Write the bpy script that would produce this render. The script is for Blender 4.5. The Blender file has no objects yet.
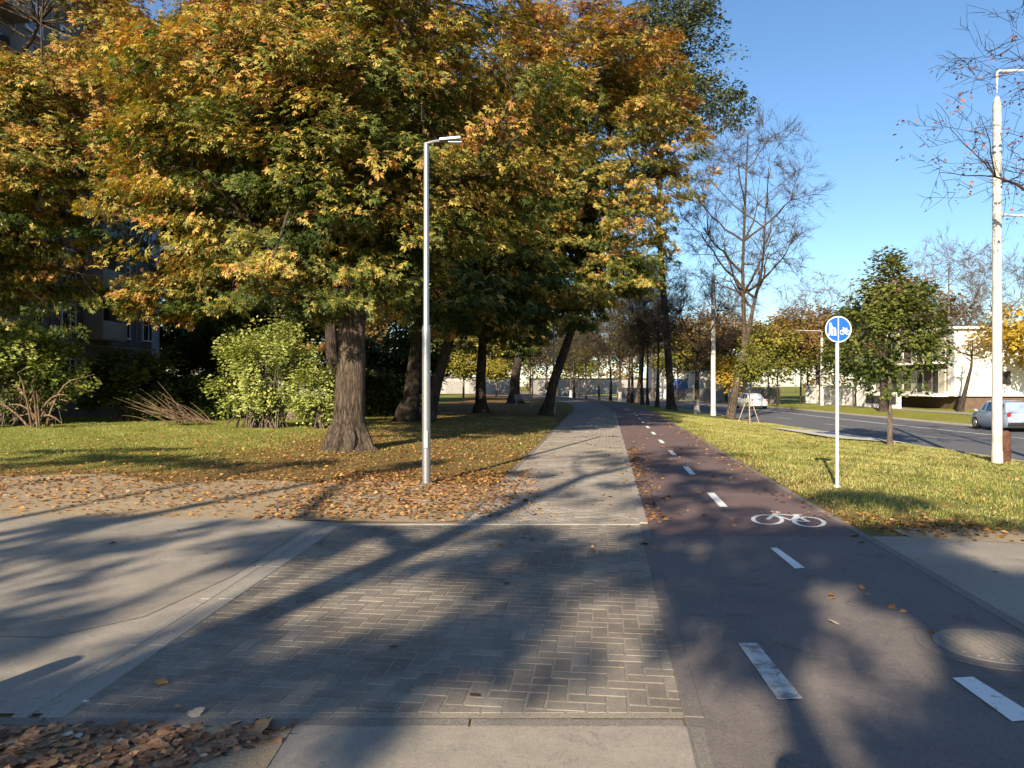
import bpy, bmesh, math, random
import numpy as np
from mathutils import Vector, Matrix

R = math.radians
scene = bpy.context.scene
COL = scene.collection
rng = np.random.default_rng(11)

# ------------------------------------------------------------------ basics
EYE = 1.65
FPX = 770.0
SUN_EL = R(24.5)
SH = np.array([0.34, 0.94]); SH /= np.linalg.norm(SH)      # direction shadows fall


def setp(o, label=None, cat=None, group=None, kind=None):
    if label: o['label'] = label
    if cat: o['category'] = cat
    if group: o['group'] = group
    if kind: o['kind'] = kind
    return o


def empty(name, loc, rz=0.0, scale=1.0):
    o = bpy.data.objects.new(name, None)
    COL.objects.link(o)
    o.location = loc
    o.rotation_euler = (0, 0, rz)
    o.scale = (scale,) * 3
    o.empty_display_size = 0.2
    return o


def np_mesh(name, verts, faces, mats, smooth=False, attrs=None, midx=None):
    """verts (N,3), faces: list of (M,k) int arrays"""
    me = bpy.data.meshes.new(name)
    verts = np.asarray(verts, np.float32)
    if isinstance(faces, np.ndarray): faces = [faces]
    faces = [np.asarray(f, np.int32) for f in faces if len(f)]
    me.vertices.add(len(verts)); me.vertices.foreach_set('co', verts.ravel())
    loops = np.concatenate([f.ravel() for f in faces])
    tot = np.concatenate([np.full(len(f), f.shape[1], np.int32) for f in faces])
    start = np.concatenate([[0], np.cumsum(tot)[:-1]]).astype(np.int32)
    me.loops.add(len(loops)); me.loops.foreach_set('vertex_index', loops)
    me.polygons.add(len(tot))
    me.polygons.foreach_set('loop_start', start)
    me.polygons.foreach_set('loop_total', tot)
    if smooth: me.polygons.foreach_set('use_smooth', np.ones(len(tot), bool))
    if midx is not None: me.polygons.foreach_set('material_index', np.asarray(midx, np.int32))
    if attrs:
        for k, v in attrs.items():
            a = me.attributes.new(k, 'FLOAT', 'POINT')
            a.data.foreach_set('value', np.asarray(v, np.float32))
    if not isinstance(mats, (list, tuple)): mats = [mats]
    for m in mats: me.materials.append(m)
    me.update(calc_edges=True)
    return me


def link(name, me, parent=None, loc=None):
    o = bpy.data.objects.new(name, me)
    COL.objects.link(o)
    if parent: o.parent = parent
    if loc is not None: o.location = loc
    return o


class MB:
    """collects simple shapes into one mesh"""
    def __init__(s): s.v = []; s.f = []

    def add(s, vs, fs):
        b = len(s.v); s.v += [tuple(map(float, p)) for p in vs]
        s.f += [tuple(i + b for i in f) for f in fs]; return s

    def box(s, c, d, rot=None, bev=0.0):
        hx, hy, hz = d[0] / 2, d[1] / 2, d[2] / 2
        if bev <= 0:
            P = [(-hx, -hy, -hz), (hx, -hy, -hz), (hx, hy, -hz), (-hx, hy, -hz), (-hx, -hy, hz), (hx, -hy, hz), (hx, hy, hz), (-hx, hy, hz)]
            F = [(0, 3, 2, 1), (4, 5, 6, 7), (0, 1, 5, 4), (1, 2, 6, 5), (2, 3, 7, 6), (3, 0, 4, 7)]
        else:
            bm = bmesh.new(); bmesh.ops.create_cube(bm, size=1)
            bmesh.ops.scale(bm, vec=d, verts=bm.verts)
            bmesh.ops.bevel(bm, geom=bm.edges[:], offset=bev, segments=2, affect='EDGES', profile=.6)
            bm.verts.ensure_lookup_table(); bm.verts.index_update()
            P = [tuple(v.co) for v in bm.verts]; F = [tuple(v.index for v in f.verts) for f in bm.faces]; bm.free()
        M = rot.to_4x4() if rot is not None else Matrix()
        P = [tuple(M @ Vector(p) + Vector(c)) for p in P]
        return s.add(P, F)

    def tube(s, pts, rad, n=8, cap=True):
        v, f, c = tube_np(np.asarray(pts, float), np.broadcast_to(np.asarray(rad, float), (len(pts),)), n)
        fs = [tuple(q) for q in f]
        if cap:
            k = len(pts)
            fs += [tuple(range(n))[::-1], tuple((k - 1) * n + i for i in range(n))]
        return s.add(v, fs)

    def lathe(s, prof, c=(0, 0, 0), n=20, axis='z'):
        V = []; F = []
        for r_, h in prof:
            for i in range(n):
                a = 2 * math.pi * i / n
                x, y = r_ * math.cos(a), r_ * math.sin(a)
                p = (x, y, h) if axis == 'z' else ((x, h, y) if axis == 'y' else (h, x, y))
                V.append((p[0] + c[0], p[1] + c[1], p[2] + c[2]))
        m = len(prof)
        for j in range(m - 1):
            for i in range(n):
                F.append((j * n + i, j * n + (i + 1) % n, (j + 1) * n + (i + 1) % n, (j + 1) * n + i))
        F.append(tuple(range(n))[::-1]); F.append(tuple((m - 1) * n + i for i in range(n)))
        return s.add(V, F)

    def prism(s, outline, depth, M=None):
        """outline: 2-D (x,y) ccw, extruded along z by depth, then placed by M"""
        n = len(outline); M = M or Matrix()
        V = [M @ Vector((x, y, 0)) for x, y in outline] + [M @ Vector((x, y, depth)) for x, y in outline]
        F = [tuple(range(n))[::-1], tuple(range(n, 2 * n))] + [(i, (i + 1) % n, n + (i + 1) % n, n + i) for i in range(n)]
        return s.add(V, F)

    def build(s, name, mat, parent=None, loc=None, smooth=False, bevel=0.0):
        me = bpy.data.meshes.new(name)
        me.from_pydata(s.v, [], s.f)
        for m in (mat if isinstance(mat, (list, tuple)) else [mat]): me.materials.append(m)
        bm = bmesh.new(); bm.from_mesh(me); bmesh.ops.recalc_face_normals(bm, faces=bm.faces)
        if smooth:
            for f in bm.faces: f.smooth = True
            for e in bm.edges:
                if len(e.link_faces) == 2 and e.calc_face_angle(0) > R(38): e.smooth = False
        bm.to_mesh(me); bm.free()
        me.update()
        o = link(name, me, parent, loc)
        if bevel > 0:
            b = o.modifiers.new('bevel', 'BEVEL'); b.width = bevel; b.segments = 2; b.limit_method = 'ANGLE'
        return o


def tube_np(P, rad, n):
    k = len(P)
    T = np.gradient(P, axis=0); T /= np.linalg.norm(T, axis=1)[:, None] + 1e-9
    ref = np.array([1., 0, 0]) if abs(T[:, 2]).mean() > .7 else np.array([0, 0, 1.])
    U = np.cross(T, ref); U /= np.linalg.norm(U, axis=1)[:, None] + 1e-9
    W = np.cross(T, U)
    a = np.arange(n) * 2 * math.pi / n
    ring = P[:, None, :] + rad[:, None, None] * (np.cos(a)[None, :, None] * U[:, None, :] + np.sin(a)[None, :, None] * W[:, None, :])
    i = np.arange(k - 1)[:, None] * n; j = np.arange(n)[None, :]; j2 = (j + 1) % n
    F = np.stack([i + j, i + j2, i + n + j2, i + n + j], -1).reshape(-1, 4)
    return ring.reshape(-1, 3), F, n


class Tubes:
    def __init__(s): s.v = []; s.f = []; s.n = 0
    def add(s, P, rad, n=6):
        P = np.asarray(P, float)
        v, f, _ = tube_np(P, np.broadcast_to(np.asarray(rad, float), (len(P),)), n)
        s.v.append(v); s.f.append(f + s.n); s.n += len(v)
    def mesh(s, name, mat):
        return np_mesh(name, np.concatenate(s.v), np.concatenate(s.f), mat, smooth=True)


# ------------------------------------------------------------------ materials
def mat_new(name):
    m = bpy.data.materials.new(name); m.use_nodes = True
    nt = m.node_tree; nt.nodes.clear()
    out = nt.nodes.new('ShaderNodeOutputMaterial')
    return m, nt, out


def nd(nt, t, **kw):
    n = nt.nodes.new(t)
    for k, v in kw.items():
        if k.startswith('i_'):
            key = k[2:]
            n.inputs[int(key) if key.isdigit() else key.replace('_', ' ')].default_value = v
        else: setattr(n, k, v)
    return n


def ramp(nt, stops, src, interp='LINEAR'):
    r = nt.nodes.new('ShaderNodeValToRGB'); cr = r.color_ramp; cr.interpolation = interp
    while len(cr.elements) < len(stops): cr.elements.new(.5)
    for e, (p, c) in zip(cr.elements, stops):
        e.position = p; e.color = (*c, 1) if len(c) == 3 else c
    nt.links.new(src, r.inputs[0]); return r.outputs[0]


def coords(nt, scale=None):
    tc = nt.nodes.new('ShaderNodeTexCoord')
    if scale is None: return tc.outputs['Object']
    mp = nd(nt, 'ShaderNodeMapping'); mp.inputs['Scale'].default_value = scale
    nt.links.new(tc.outputs['Object'], mp.inputs[0]); return mp.outputs[0]


def noise(nt, co, scale, detail=4, rough=.55, dist=0.0):
    n = nd(nt, 'ShaderNodeTexNoise'); n.inputs['Scale'].default_value = scale
    n.inputs['Detail'].default_value = detail; n.inputs['Roughness'].default_value = rough
    n.inputs['Distortion'].default_value = dist
    nt.links.new(co, n.inputs['Vector']); return n.outputs['Fac']


def mix(nt, a, b, fac, mode='MIX'):
    m = nd(nt, 'ShaderNodeMix', data_type='RGBA', blend_type=mode)
    for sock, v in ((m.inputs[6], a), (m.inputs[7], b), (m.inputs[0], fac)):
        if hasattr(v, 'is_output'): nt.links.new(v, sock)
        elif isinstance(v, (int, float)): sock.default_value = v
        else: sock.default_value = (*v, 1)
    return m.outputs[2]


def math_(nt, op, a, b=None, clamp=False):
    m = nd(nt, 'ShaderNodeMath', operation=op); m.use_clamp = clamp
    for s_, v in ((m.inputs[0], a), (m.inputs[1], b)):
        if v is None: continue
        if hasattr(v, 'is_output'): nt.links.new(v, s_)
        else: s_.default_value = v
    return m.outputs[0]


def mapr(nt, v, a, b, c=0., d=1.):
    m = nd(nt, 'ShaderNodeMapRange'); m.clamp = True
    nt.links.new(v, m.inputs[0])
    for i, x in enumerate((a, b, c, d)): m.inputs[i + 1].default_value = x
    return m.outputs[0]


def principled(nt, out, col, rough=.8, spec=.3, metal=0., bump=None, bdist=.01, bstr=.5):
    p = nd(nt, 'ShaderNodeBsdfPrincipled')
    if hasattr(col, 'is_output'): nt.links.new(col, p.inputs['Base Color'])
    else: p.inputs['Base Color'].default_value = (*col, 1)
    if hasattr(rough, 'is_output'): nt.links.new(rough, p.inputs['Roughness'])
    else: p.inputs['Roughness'].default_value = rough
    p.inputs['Specular IOR Level'].default_value = spec
    p.inputs['Metallic'].default_value = metal
    if bump is not None:
        b = nd(nt, 'ShaderNodeBump'); b.inputs['Distance'].default_value = bdist; b.inputs['Strength'].default_value = bstr
        nt.links.new(bump, b.inputs['Height']); nt.links.new(b.outputs[0], p.inputs['Normal'])
    nt.links.new(p.outputs[0], out.inputs[0]); return p


def simple(name, col, rough=.6, spec=.4, metal=0., var=.12, scale=6, bump=0.0):
    m, nt, out = mat_new(name)
    co = coords(nt)
    n = noise(nt, co, scale, 5)
    lo = tuple(c * (1 - var) for c in col); hi = tuple(min(1, c * (1 + var)) for c in col)
    c = ramp(nt, [(.3, lo), (.7, hi)], n)
    principled(nt, out, c, rough, spec, metal, n if bump else None, .01, bump)
    return m


def leaf_mat(name, stops, trans=.32, rough=.55):
    m, nt, out = mat_new(name)
    at = nd(nt, 'ShaderNodeAttribute', attribute_name='tone')
    c = ramp(nt, stops, at.outputs['Fac'])
    p = nd(nt, 'ShaderNodeBsdfPrincipled'); nt.links.new(c, p.inputs['Base Color'])
    p.inputs['Roughness'].default_value = rough; p.inputs['Specular IOR Level'].default_value = .3
    t = nd(nt, 'ShaderNodeBsdfTranslucent')
    hs = nd(nt, 'ShaderNodeHueSaturation'); hs.inputs['Saturation'].default_value = 1.15; hs.inputs['Value'].default_value = 1.1
    nt.links.new(c, hs.inputs['Color']); nt.links.new(hs.outputs[0], t.inputs['Color'])
    mx = nd(nt, 'ShaderNodeMixShader'); mx.inputs[0].default_value = trans
    nt.links.new(p.outputs[0], mx.inputs[1]); nt.links.new(t.outputs[0], mx.inputs[2])
    nt.links.new(mx.outputs[0], out.inputs[0]); return m


def bark_mat(name, c1, c2, scale=9, whitewash=None):
    m, nt, out = mat_new(name)
    co = coords(nt, (1, 1, .2))
    dm = nd(nt, 'ShaderNodeTexNoise'); dm.inputs['Scale'].default_value = 5; dm.inputs['Detail'].default_value = 6
    nt.links.new(co, dm.inputs['Vector'])
    va = nd(nt, 'ShaderNodeVectorMath', operation='MULTIPLY_ADD'); va.inputs[1].default_value = (.22, .22, .12)
    nt.links.new(dm.outputs['Color'], va.inputs[0]); nt.links.new(co, va.inputs[2])
    v = nd(nt, 'ShaderNodeTexVoronoi', feature='DISTANCE_TO_EDGE'); v.inputs['Scale'].default_value = scale
    nt.links.new(va.outputs[0], v.inputs['Vector'])
    n = noise(nt, va.outputs[0], scale * 2.2, 8, .75, .8); n2 = noise(nt, coords(nt), 1.3, 4, .6)
    e = math_(nt, 'ADD', math_(nt, 'MULTIPLY', v.outputs['Distance'], .8), math_(nt, 'MULTIPLY', n, .75))
    c = ramp(nt, [(.25, c1), (.72, c2)], math_(nt, 'ADD', e, math_(nt, 'MULTIPLY', math_(nt, 'SUBTRACT', n2, .5), .5)))
    c = mix(nt, c, (.07, .08, .04), mapr(nt, n2, .58, .75, 0., .5))
    if whitewash:
        tc = nd(nt, 'ShaderNodeTexCoord'); sp = nd(nt, 'ShaderNodeSeparateXYZ'); nt.links.new(tc.outputs['Object'], sp.inputs[0])
        f = mapr(nt, math_(nt, 'ADD', sp.outputs[2], math_(nt, 'MULTIPLY', n, .25)), whitewash, whitewash + .12, .8, 0.)
        c = mix(nt, c, (.5, .47, .43), f)
    principled(nt, out, c, .9, .15, 0, e, .12, 1.0); return m


def ground_grass():
    m, nt, out = mat_new('grass_soil')
    co = coords(nt)
    n1 = noise(nt, co, .55, 5, .6); n2 = noise(nt, co, 9, 5, .7); n3 = noise(nt, co, 70, 3, .6)
    g = ramp(nt, [(.25, (.07, .085, .016)), (.5, (.17, .18, .035)), (.75, (.3, .26, .075))], math_(nt, 'ADD', math_(nt, 'MULTIPLY', n2, .6), math_(nt, 'MULTIPLY', n1, .4)))
    soil = ramp(nt, [(.3, (.07, .045, .02)), (.7, (.24, .15, .055))], n3)
    sp = nd(nt, 'ShaderNodeSeparateXYZ'); nt.links.new(co, sp.inputs[0])
    # leaf mould below the avenue of trees left of the path
    lx = mapr(nt, sp.outputs[0], -11., -5., 0., 1.); rx = mapr(nt, sp.outputs[0], 3., 9., 1., .25)
    litter = math_(nt, 'MULTIPLY', lx, rx)
    nearb = mapr(nt, sp.outputs[1], 13.5, 20., .8, 0.)
    nearl = mapr(nt, sp.outputs[0], 2., 5., 1., 0.)
    litter = math_(nt, 'MAXIMUM', math_(nt, 'MULTIPLY', litter, .75), math_(nt, 'MULTIPLY', nearb, nearl))
    f = mapr(nt, math_(nt, 'ADD', math_(nt, 'SUBTRACT', n2, .5), litter), .35, .75)
    c = mix(nt, g, soil, f)
    principled(nt, out, c, .95, .1, 0, n2, .05, .6); return m


def asphalt(name, c_lo, c_hi, c_stone, patch=.35, cracks=False, agg=240):
    m, nt, out = mat_new(name)
    co = coords(nt)
    big = noise(nt, co, .8, 6, .62, .4); mid = noise(nt, co, 6, 5, .6); fine = noise(nt, co, agg, 2, .5)
    c = ramp(nt, [(.25, c_lo), (.75, c_hi)], math_(nt, 'ADD', math_(nt, 'MULTIPLY', big, .65), math_(nt, 'MULTIPLY', mid, .35)))
    c = mix(nt, c, c_stone, mapr(nt, fine, .52, .72, 0., .75))
    c = mix(nt, c, tuple(x * .45 for x in c_lo), mapr(nt, fine, .46, .3, 0., .6))
    st = noise(nt, co, 2.3, 8, .75, 1.5); med = noise(nt, co, 45, 4, .7)
    c = mix(nt, c, tuple(x * .55 for x in c_lo), mapr(nt, st, .56, .7, 0., .6))
    c = mix(nt, c, c_stone, mapr(nt, med, .56, .74, 0., .4))
    c = mix(nt, c, tuple(x * .5 for x in c_lo), mapr(nt, med, .44, .28, 0., .5))
    if cracks:
        v = nd(nt, 'ShaderNodeTexVoronoi', feature='DISTANCE_TO_EDGE'); v.inputs['Scale'].default_value = .45
        dm = nd(nt, 'ShaderNodeTexNoise'); dm.inputs['Scale'].default_value = 1.6; dm.inputs['Detail'].default_value = 5
        nt.links.new(co, dm.inputs['Vector'])
        va = nd(nt, 'ShaderNodeVectorMath', operation='MULTIPLY_ADD'); va.inputs[1].default_value = (.8, .8, 0)
        nt.links.new(dm.outputs['Color'], va.inputs[0]); nt.links.new(co, va.inputs[2]); nt.links.new(va.outputs[0], v.inputs['Vector'])
        c = mix(nt, c, (.03, .028, .025), mapr(nt, v.outputs['Distance'], .003, .008, .65, 0.))
    rgh = mapr(nt, mid, .3, .7, .75, .95)
    principled(nt, out, c, rgh, .25, 0, fine, .006, .55); return m


def paver_mat(name, stops, dirt=(.1, .085, .07)):
    m, nt, out = mat_new(name)
    co = coords(nt)
    at = nd(nt, 'ShaderNodeAttribute', attribute_name='tone')
    n = noise(nt, co, 1.1, 6, .65, .3); f = noise(nt, co, 160, 2); g = noise(nt, co, 14, 5, .6)
    c = ramp(nt, stops, at.outputs['Fac'])
    c = mix(nt, c, dirt, mapr(nt, n, .4, .66, 0., .85))
    c = mix(nt, c, (.32, .29, .25), mapr(nt, g, .56, .75, 0., .45))
    c = mix(nt, c, tuple(x * .5 for x in dirt), mapr(nt, f, .5, .3, 0., .55))
    principled(nt, out, c, .85, .25, 0, f, .004, .5); return m


def paint_mat(name, col, under, wear=.5, scale=14):
    m, nt, out = mat_new(name)
    co = coords(nt)
    n = noise(nt, co, scale, 6, .7); f = noise(nt, co, 120, 2)
    w = math_(nt, 'ADD', math_(nt, 'MULTIPLY', n, .7), math_(nt, 'MULTIPLY', f, .3))
    c = mix(nt, col, under, mapr(nt, w, wear, wear + .12))
    principled(nt, out, c, .7, .3, 0, f, .003, .4); return m


M = {}
M['grass_soil'] = ground_grass()
M['drive'] = asphalt('worn_grey_asphalt', (.18, .158, .13), (.36, .318, .26), (.47, .42, .35), cracks=False)
M['bike'] = asphalt('reddish_asphalt', (.1, .068, .064), (.175, .118, .108), (.28, .21, .195))
M['palecon'] = asphalt('pale_concrete', (.42, .39, .34), (.55, .51, .45), (.6, .56, .5))
M['patch'] = asphalt('mended_asphalt', (.17, .15, .125), (.31, .275, .228), (.38, .34, .29))
M['cross'] = asphalt('brownish_asphalt', (.095, .081, .074), (.195, .167, .152), (.33, .29, .265), cracks=False)
M['road'] = asphalt('road_asphalt', (.085, .084, .088), (.135, .134, .138), (.2, .2, .2), agg=60)
M['sand'] = asphalt('jointing_sand', (.15, .133, .108), (.31, .275, .222), (.36, .32, .26), agg=120)
M['dirt'] = asphalt('sandy_dirt', (.22, .16, .098), (.37, .285, .178), (.45, .37, .25), agg=90)
M['paver'] = paver_mat('grey_pavers', [(0, (.2, .172, .14)), (.5, (.24, .208, .168)), (1, (.285, .248, .2))])
M['pathpaver'] = paver_mat('pale_pavers', [(0, (.22, .195, .165)), (.5, (.28, .25, .21)), (1, (.35, .31, .26))], dirt=(.17, .145, .12))
M['kerb'] = asphalt('concrete_kerb', (.22, .2, .17), (.33, .3, .26), (.42, .39, .34), agg=150)
M['kerbdark'] = asphalt('worn_dirty_kerb', (.13, .115, .1), (.21, .188, .16), (.3, .27, .23), agg=150)
M['mark'] = paint_mat('worn_white_paint', (.72, .72, .69), (.16, .135, .12), .55)
M['markold'] = paint_mat('scuffed_white_paint', (.5, .49, .46), (.17, .15, .13), .48, 9)
M['bark'] = bark_mat('chestnut_bark', (.02, .015, .011), (.17, .13, .098), 11)
M['barkdark'] = bark_mat('dark_bark', (.02, .016, .013), (.085, .065, .052))
M['barkpale'] = bark_mat('pale_bark', (.07, .055, .043), (.24, .19, .15))
M['barkwash'] = bark_mat('limewashed_bark', (.025, .02, .017), (.11, .085, .068), whitewash=1.0)
M['deadwood'] = bark_mat('dead_wood', (.1, .065, .04), (.3, .21, .14))
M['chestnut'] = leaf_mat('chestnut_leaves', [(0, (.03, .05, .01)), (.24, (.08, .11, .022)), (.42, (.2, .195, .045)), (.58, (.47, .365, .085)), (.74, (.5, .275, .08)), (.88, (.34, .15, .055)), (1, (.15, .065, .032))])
M['green'] = leaf_mat('dark_green_leaves', [(0, (.022, .038, .009)), (.5, (.06, .088, .018)), (1, (.15, .17, .036))])
M['maple'] = leaf_mat('maple_leaves', [(0, (.03, .05, .01)), (.5, (.085, .115, .022)), (1, (.2, .2, .045))])
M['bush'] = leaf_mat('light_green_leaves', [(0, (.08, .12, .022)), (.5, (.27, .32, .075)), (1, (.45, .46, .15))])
M['ashleaf'] = leaf_mat('grey_green_leaves', [(0, (.04, .06, .028)), (.6, (.1, .125, .06)), (1, (.2, .17, .08))])
M['ochre'] = leaf_mat('ochre_leaves', [(0, (.075, .07, .02)), (.5, (.2, .13, .04)), (1, (.32, .17, .05))])
M['gold'] = leaf_mat('golden_leaves', [(0, (.25, .17, .02)), (.5, (.48, .33, .03)), (1, (.55, .36, .06))])
M['yellowgreen'] = leaf_mat('yellow_green_leaves', [(0, (.07, .085, .015)), (.5, (.17, .17, .03)), (1, (.33, .27, .04))])
M['twigleaf'] = leaf_mat('pinkish_brown_leaves', [(0, (.16, .07, .045)), (.5, (.3, .13, .08)), (1, (.42, .2, .12))])
M['fallen'] = leaf_mat('fallen_leaves', [(0, (.09, .045, .02)), (.4, (.24, .12, .04)), (.7, (.4, .2, .06)), (1, (.5, .33, .14))], trans=.1, rough=.8)
M['pile'] = leaf_mat('dry_brown_leaves', [(0, (.12, .065, .04)), (.45, (.26, .145, .083)), (.8, (.4, .22, .11)), (.94, (.48, .3, .15)), (1, (.5, .45, .38))], trans=.08, rough=.8)
M['blade'] = leaf_mat('grass_blades', [(0, (.085, .12, .018)), (.45, (.23, .255, .055)), (1, (.5, .43, .18))], trans=.3)
M['galv'] = simple('galvanised_steel', (.28, .29, .3), .45, .5, .75, .1, 14)
M['whitepole'] = simple('white_painted_pole', (.46, .44, .4), .6, .4, 0, .35, 2.2)
M['signpost'] = simple('pale_grey_post', (.5, .51, .52), .45, .5, .3, .06)
M['signblue'] = simple('sign_blue', (.005, .085, .36), .4, .5, 0, .04)
M['signwhite'] = simple('sign_white', (.82, .84, .86), .4, .5, 0, .02)
M['rust'] = simple('rusty_steel', (.085, .038, .027), .9, .2, 0, .45, 12, .3)
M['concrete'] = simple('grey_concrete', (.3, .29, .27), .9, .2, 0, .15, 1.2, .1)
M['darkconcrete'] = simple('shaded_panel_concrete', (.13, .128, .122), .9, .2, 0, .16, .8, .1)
M['pale_panel'] = simple('pale_blue_grey_panel', (.42, .46, .52), .8, .2, 0, .06)
M['render_white'] = simple('white_render', (.78, .77, .74), .9, .2, 0, .05, 1.5)
M['white_frame'] = simple('white_frame', (.7, .7, .68), .5, .4, 0, .04)
M['brown_clad'] = simple('brown_cladding', (.11, .075, .055), .8, .2, 0, .2, 3)
M['roofdark'] = simple('dark_roof', (.06, .055, .055), .8, .2, 0, .2, 2)
M['fence'] = simple('weathered_grey_fence', (.24, .23, .22), .9, .2, 0, .25, 4)
M['wood'] = simple('pale_timber', (.36, .29, .2), .8, .2, 0, .2, 12)
M['blueboard'] = simple('blue_panel', (.08, .18, .5), .5, .4, 0, .05)
M['rail'] = simple('dark_railing', (.05, .05, .055), .5, .4, 0.3, .1)
M['tyre'] = simple('black_rubber', (.02, .02, .02), .85, .2, 0, .1)
M['rim'] = simple('alloy_rim', (.5, .5, .52), .35, .5, .8, .05)
M['redlight'] = simple('red_lens', (.45, .015, .02), .2, .6, 0, .05)
M['clearlight'] = simple('clear_lens', (.7, .7, .72), .15, .6, 0, .05)
M['plate'] = simple('plate_white', (.75, .75, .72), .5, .4, 0, .02)
M['jacket'] = simple('dark_jacket', (.03, .035, .05), .85, .2, 0, .2)
M['skin'] = simple('skin', (.5, .32, .24), .6, .3, 0, .05)
M['black'] = simple('black_plastic', (.015, .015, .016), .4, .4, 0, .05)


def glass_mat(name, col, rough=.06):
    m, nt, out = mat_new(name); principled(nt, out, col, rough, .8); return m


M['glass'] = glass_mat('dark_window_glass', (.025, .03, .035))
M['carglass'] = glass_mat('tinted_car_glass', (.02, .024, .03), .04)
M['curtain'] = simple('cream_curtain_behind_glass', (.5, .47, .36), .4, .5, 0, .15, 5)


def car_paint(name, col):
    m, nt, out = mat_new(name)
    p = principled(nt, out, col, .35, .5, .25)
    p.inputs['Coat Weight'].default_value = .8; p.inputs['Coat Roughness'].default_value = .06
    return m


M['carblue'] = car_paint('silver_blue_paint', (.3, .38, .5))
M['carwhite'] = car_paint('white_car_paint', (.78, .78, .78))
M['carred'] = car_paint('dark_red_car_paint', (.25, .03, .03))

# ------------------------------------------------------------------ layout lines


def Pb(Y):                                        # right edge of the cycle path
    Y = np.asarray(Y, float)
    base = 2.76 + .124 * Y
    Yc = np.clip(Y, None, 160.)
    bend = np.where(Yc > 46, .0026 * (Yc - 46) ** 2, 0) + np.where(Y > 160, (Y - 160) * .593, 0)
    return base - bend


_ry = np.array([-200, 0, 45, 62, 75, 98, 120, 140, 160, 200, 300, 900.])
_rx = np.array([14.6, 14.6, 14.7, 15.3, 15.5, 14.9, 12.7, 9.6, 5.6, -4., -34., -214.])


def Rd(Y): return np.interp(Y, _ry, _rx)          # near edge of the road


ROADW = 10.6
VD = .52                                          # verge drop


def zg(X, Y):
    X = np.asarray(X, float); Y = np.asarray(Y, float)
    P = Pb(Y) + .6; Rr = Rd(Y); F = Rr + ROADW
    z = np.where(X <= P, 0., -VD * np.clip((X - P) / np.maximum(Rr - P, .1), 0, 1))
    z = np.where(X > F, -VD + np.clip((X - F) / 15, 0, 1) * .22, z)
    z = np.where((X > Rr) & (X < F), -.62, z)
    return z


def rows():
    return np.concatenate([np.arange(-80, 0, 8), np.arange(0, 160, 2.), [160, 180, 220, 300, 480, 900]])


def sheet(name, colf, zf, mat, ys=None, label=None):
    """colf: list of functions Y->X; zf: list of functions (X,Y)->Z"""
    ys = rows() if ys is None else np.asarray(ys, float)
    n = len(colf)
    V = np.zeros((len(ys), n, 3))
    for j, (cf, z) in enumerate(zip(colf, zf)):
        x = cf(ys) * np.ones_like(ys); V[:, j, 0] = x; V[:, j, 1] = ys; V[:, j, 2] = z(x, ys) if callable(z) else z
    i = np.arange(len(ys) - 1)[:, None] * n; k = np.arange(n - 1)[None, :]
    F = np.stack([i + k, i + k + 1, i + n + k + 1, i + n + k], -1).reshape(-1, 4)
    o = link(name, np_mesh(name, V.reshape(-1, 3), F, mat, smooth=False))
    setp(o, kind='structure')
    if label: o['label'] = label
    return o


off = lambda f, d: (lambda Y: f(Y) + d)
const = lambda c: (lambda Y: np.full_like(np.asarray(Y, float), c))
F_ = off(Rd, ROADW)

# one sheet of ground to the horizon
sheet('ground', [const(-900), const(-200), lambda Y: np.minimum(-60, Pb(Y) - 40), lambda Y: np.minimum(-20., Pb(Y) - 15), off(Pb, -5.6), Pb, off(Pb, .6), lambda Y: Rd(Y) - .16,
                 lambda Y: Rd(Y) - .1, off(F_, .1), off(F_, .16), off(F_, 15), off(F_, 60), lambda Y: np.maximum(F_(Y) + 100, 900)],
      [0, 0, 0, 0, 0, 0, 0, -VD, -.75, -.75, -VD, -VD + .22, -VD + .22, -VD + .22], M['grass_soil'],
      label='grass lawns and verges of the park and street')
# the road
sheet('road', [Rd, F_], [-.62, -.62], M['road'], label='grey asphalt street with white lines right of the cycle path')


def kerb_strip(name, f, w, ztop, zbot, ys, label):
    o = sheet(name, [f, f, off(f, w), off(f, w)], [zbot, ztop, ztop, zbot], M['kerb'], ys, label); return o


yr = rows()
kerb_strip('road_kerb', lambda Y: Rd(Y) - .15, .15, -VD + .012, -.8, yr, 'low concrete kerb along the near side of the road')
kerb_strip('road_kerb', F_, .15, -VD + .012, -.8, yr, 'low concrete kerb along the far side of the road')
# far pavement
sheet('pavement', [off(F_, 6.2), off(F_, 8.0)], [lambda x, y: zg(x, y) + .02] * 2, M['kerb'], label='pale pavement across the road')


def line_strip(name, f, w, z, ys, mat, label):
    return sheet(name, [f, off(f, w)], [z, z], mat, ys, label)


line_strip('road_marking', lambda Y: Rd(Y) + 7.0, .14, -.614, np.arange(0, 160, 2.), M['mark'], 'long white line on the road')
for k, y0 in enumerate(np.arange(6, 120, 9.)):
    line_strip('road_marking', lambda Y: Rd(Y) + 3.5, .13, -.614, np.array([y0, y0 + 1.5, y0 + 3.]), M['markold'], 'short white dash on the road')

YD0, YD1 = 3.8, 8.35             # the drive that crosses the paths
YN = 9.07                        # where the path paving starts
UL = -4.72                       # lateral place of the left edge of the footpath (far), metres right of Pb
UB = -2.38                       # left edge of cycle path


def fl_left(Y):                  # left edge of footpath, flares near the drive
    Y = np.asarray(Y, float)
    return Pb(Y) + UL - .3 - .0 * Y + .55 * np.clip((14 - Y) / 5, 0, 1) * 0


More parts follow.
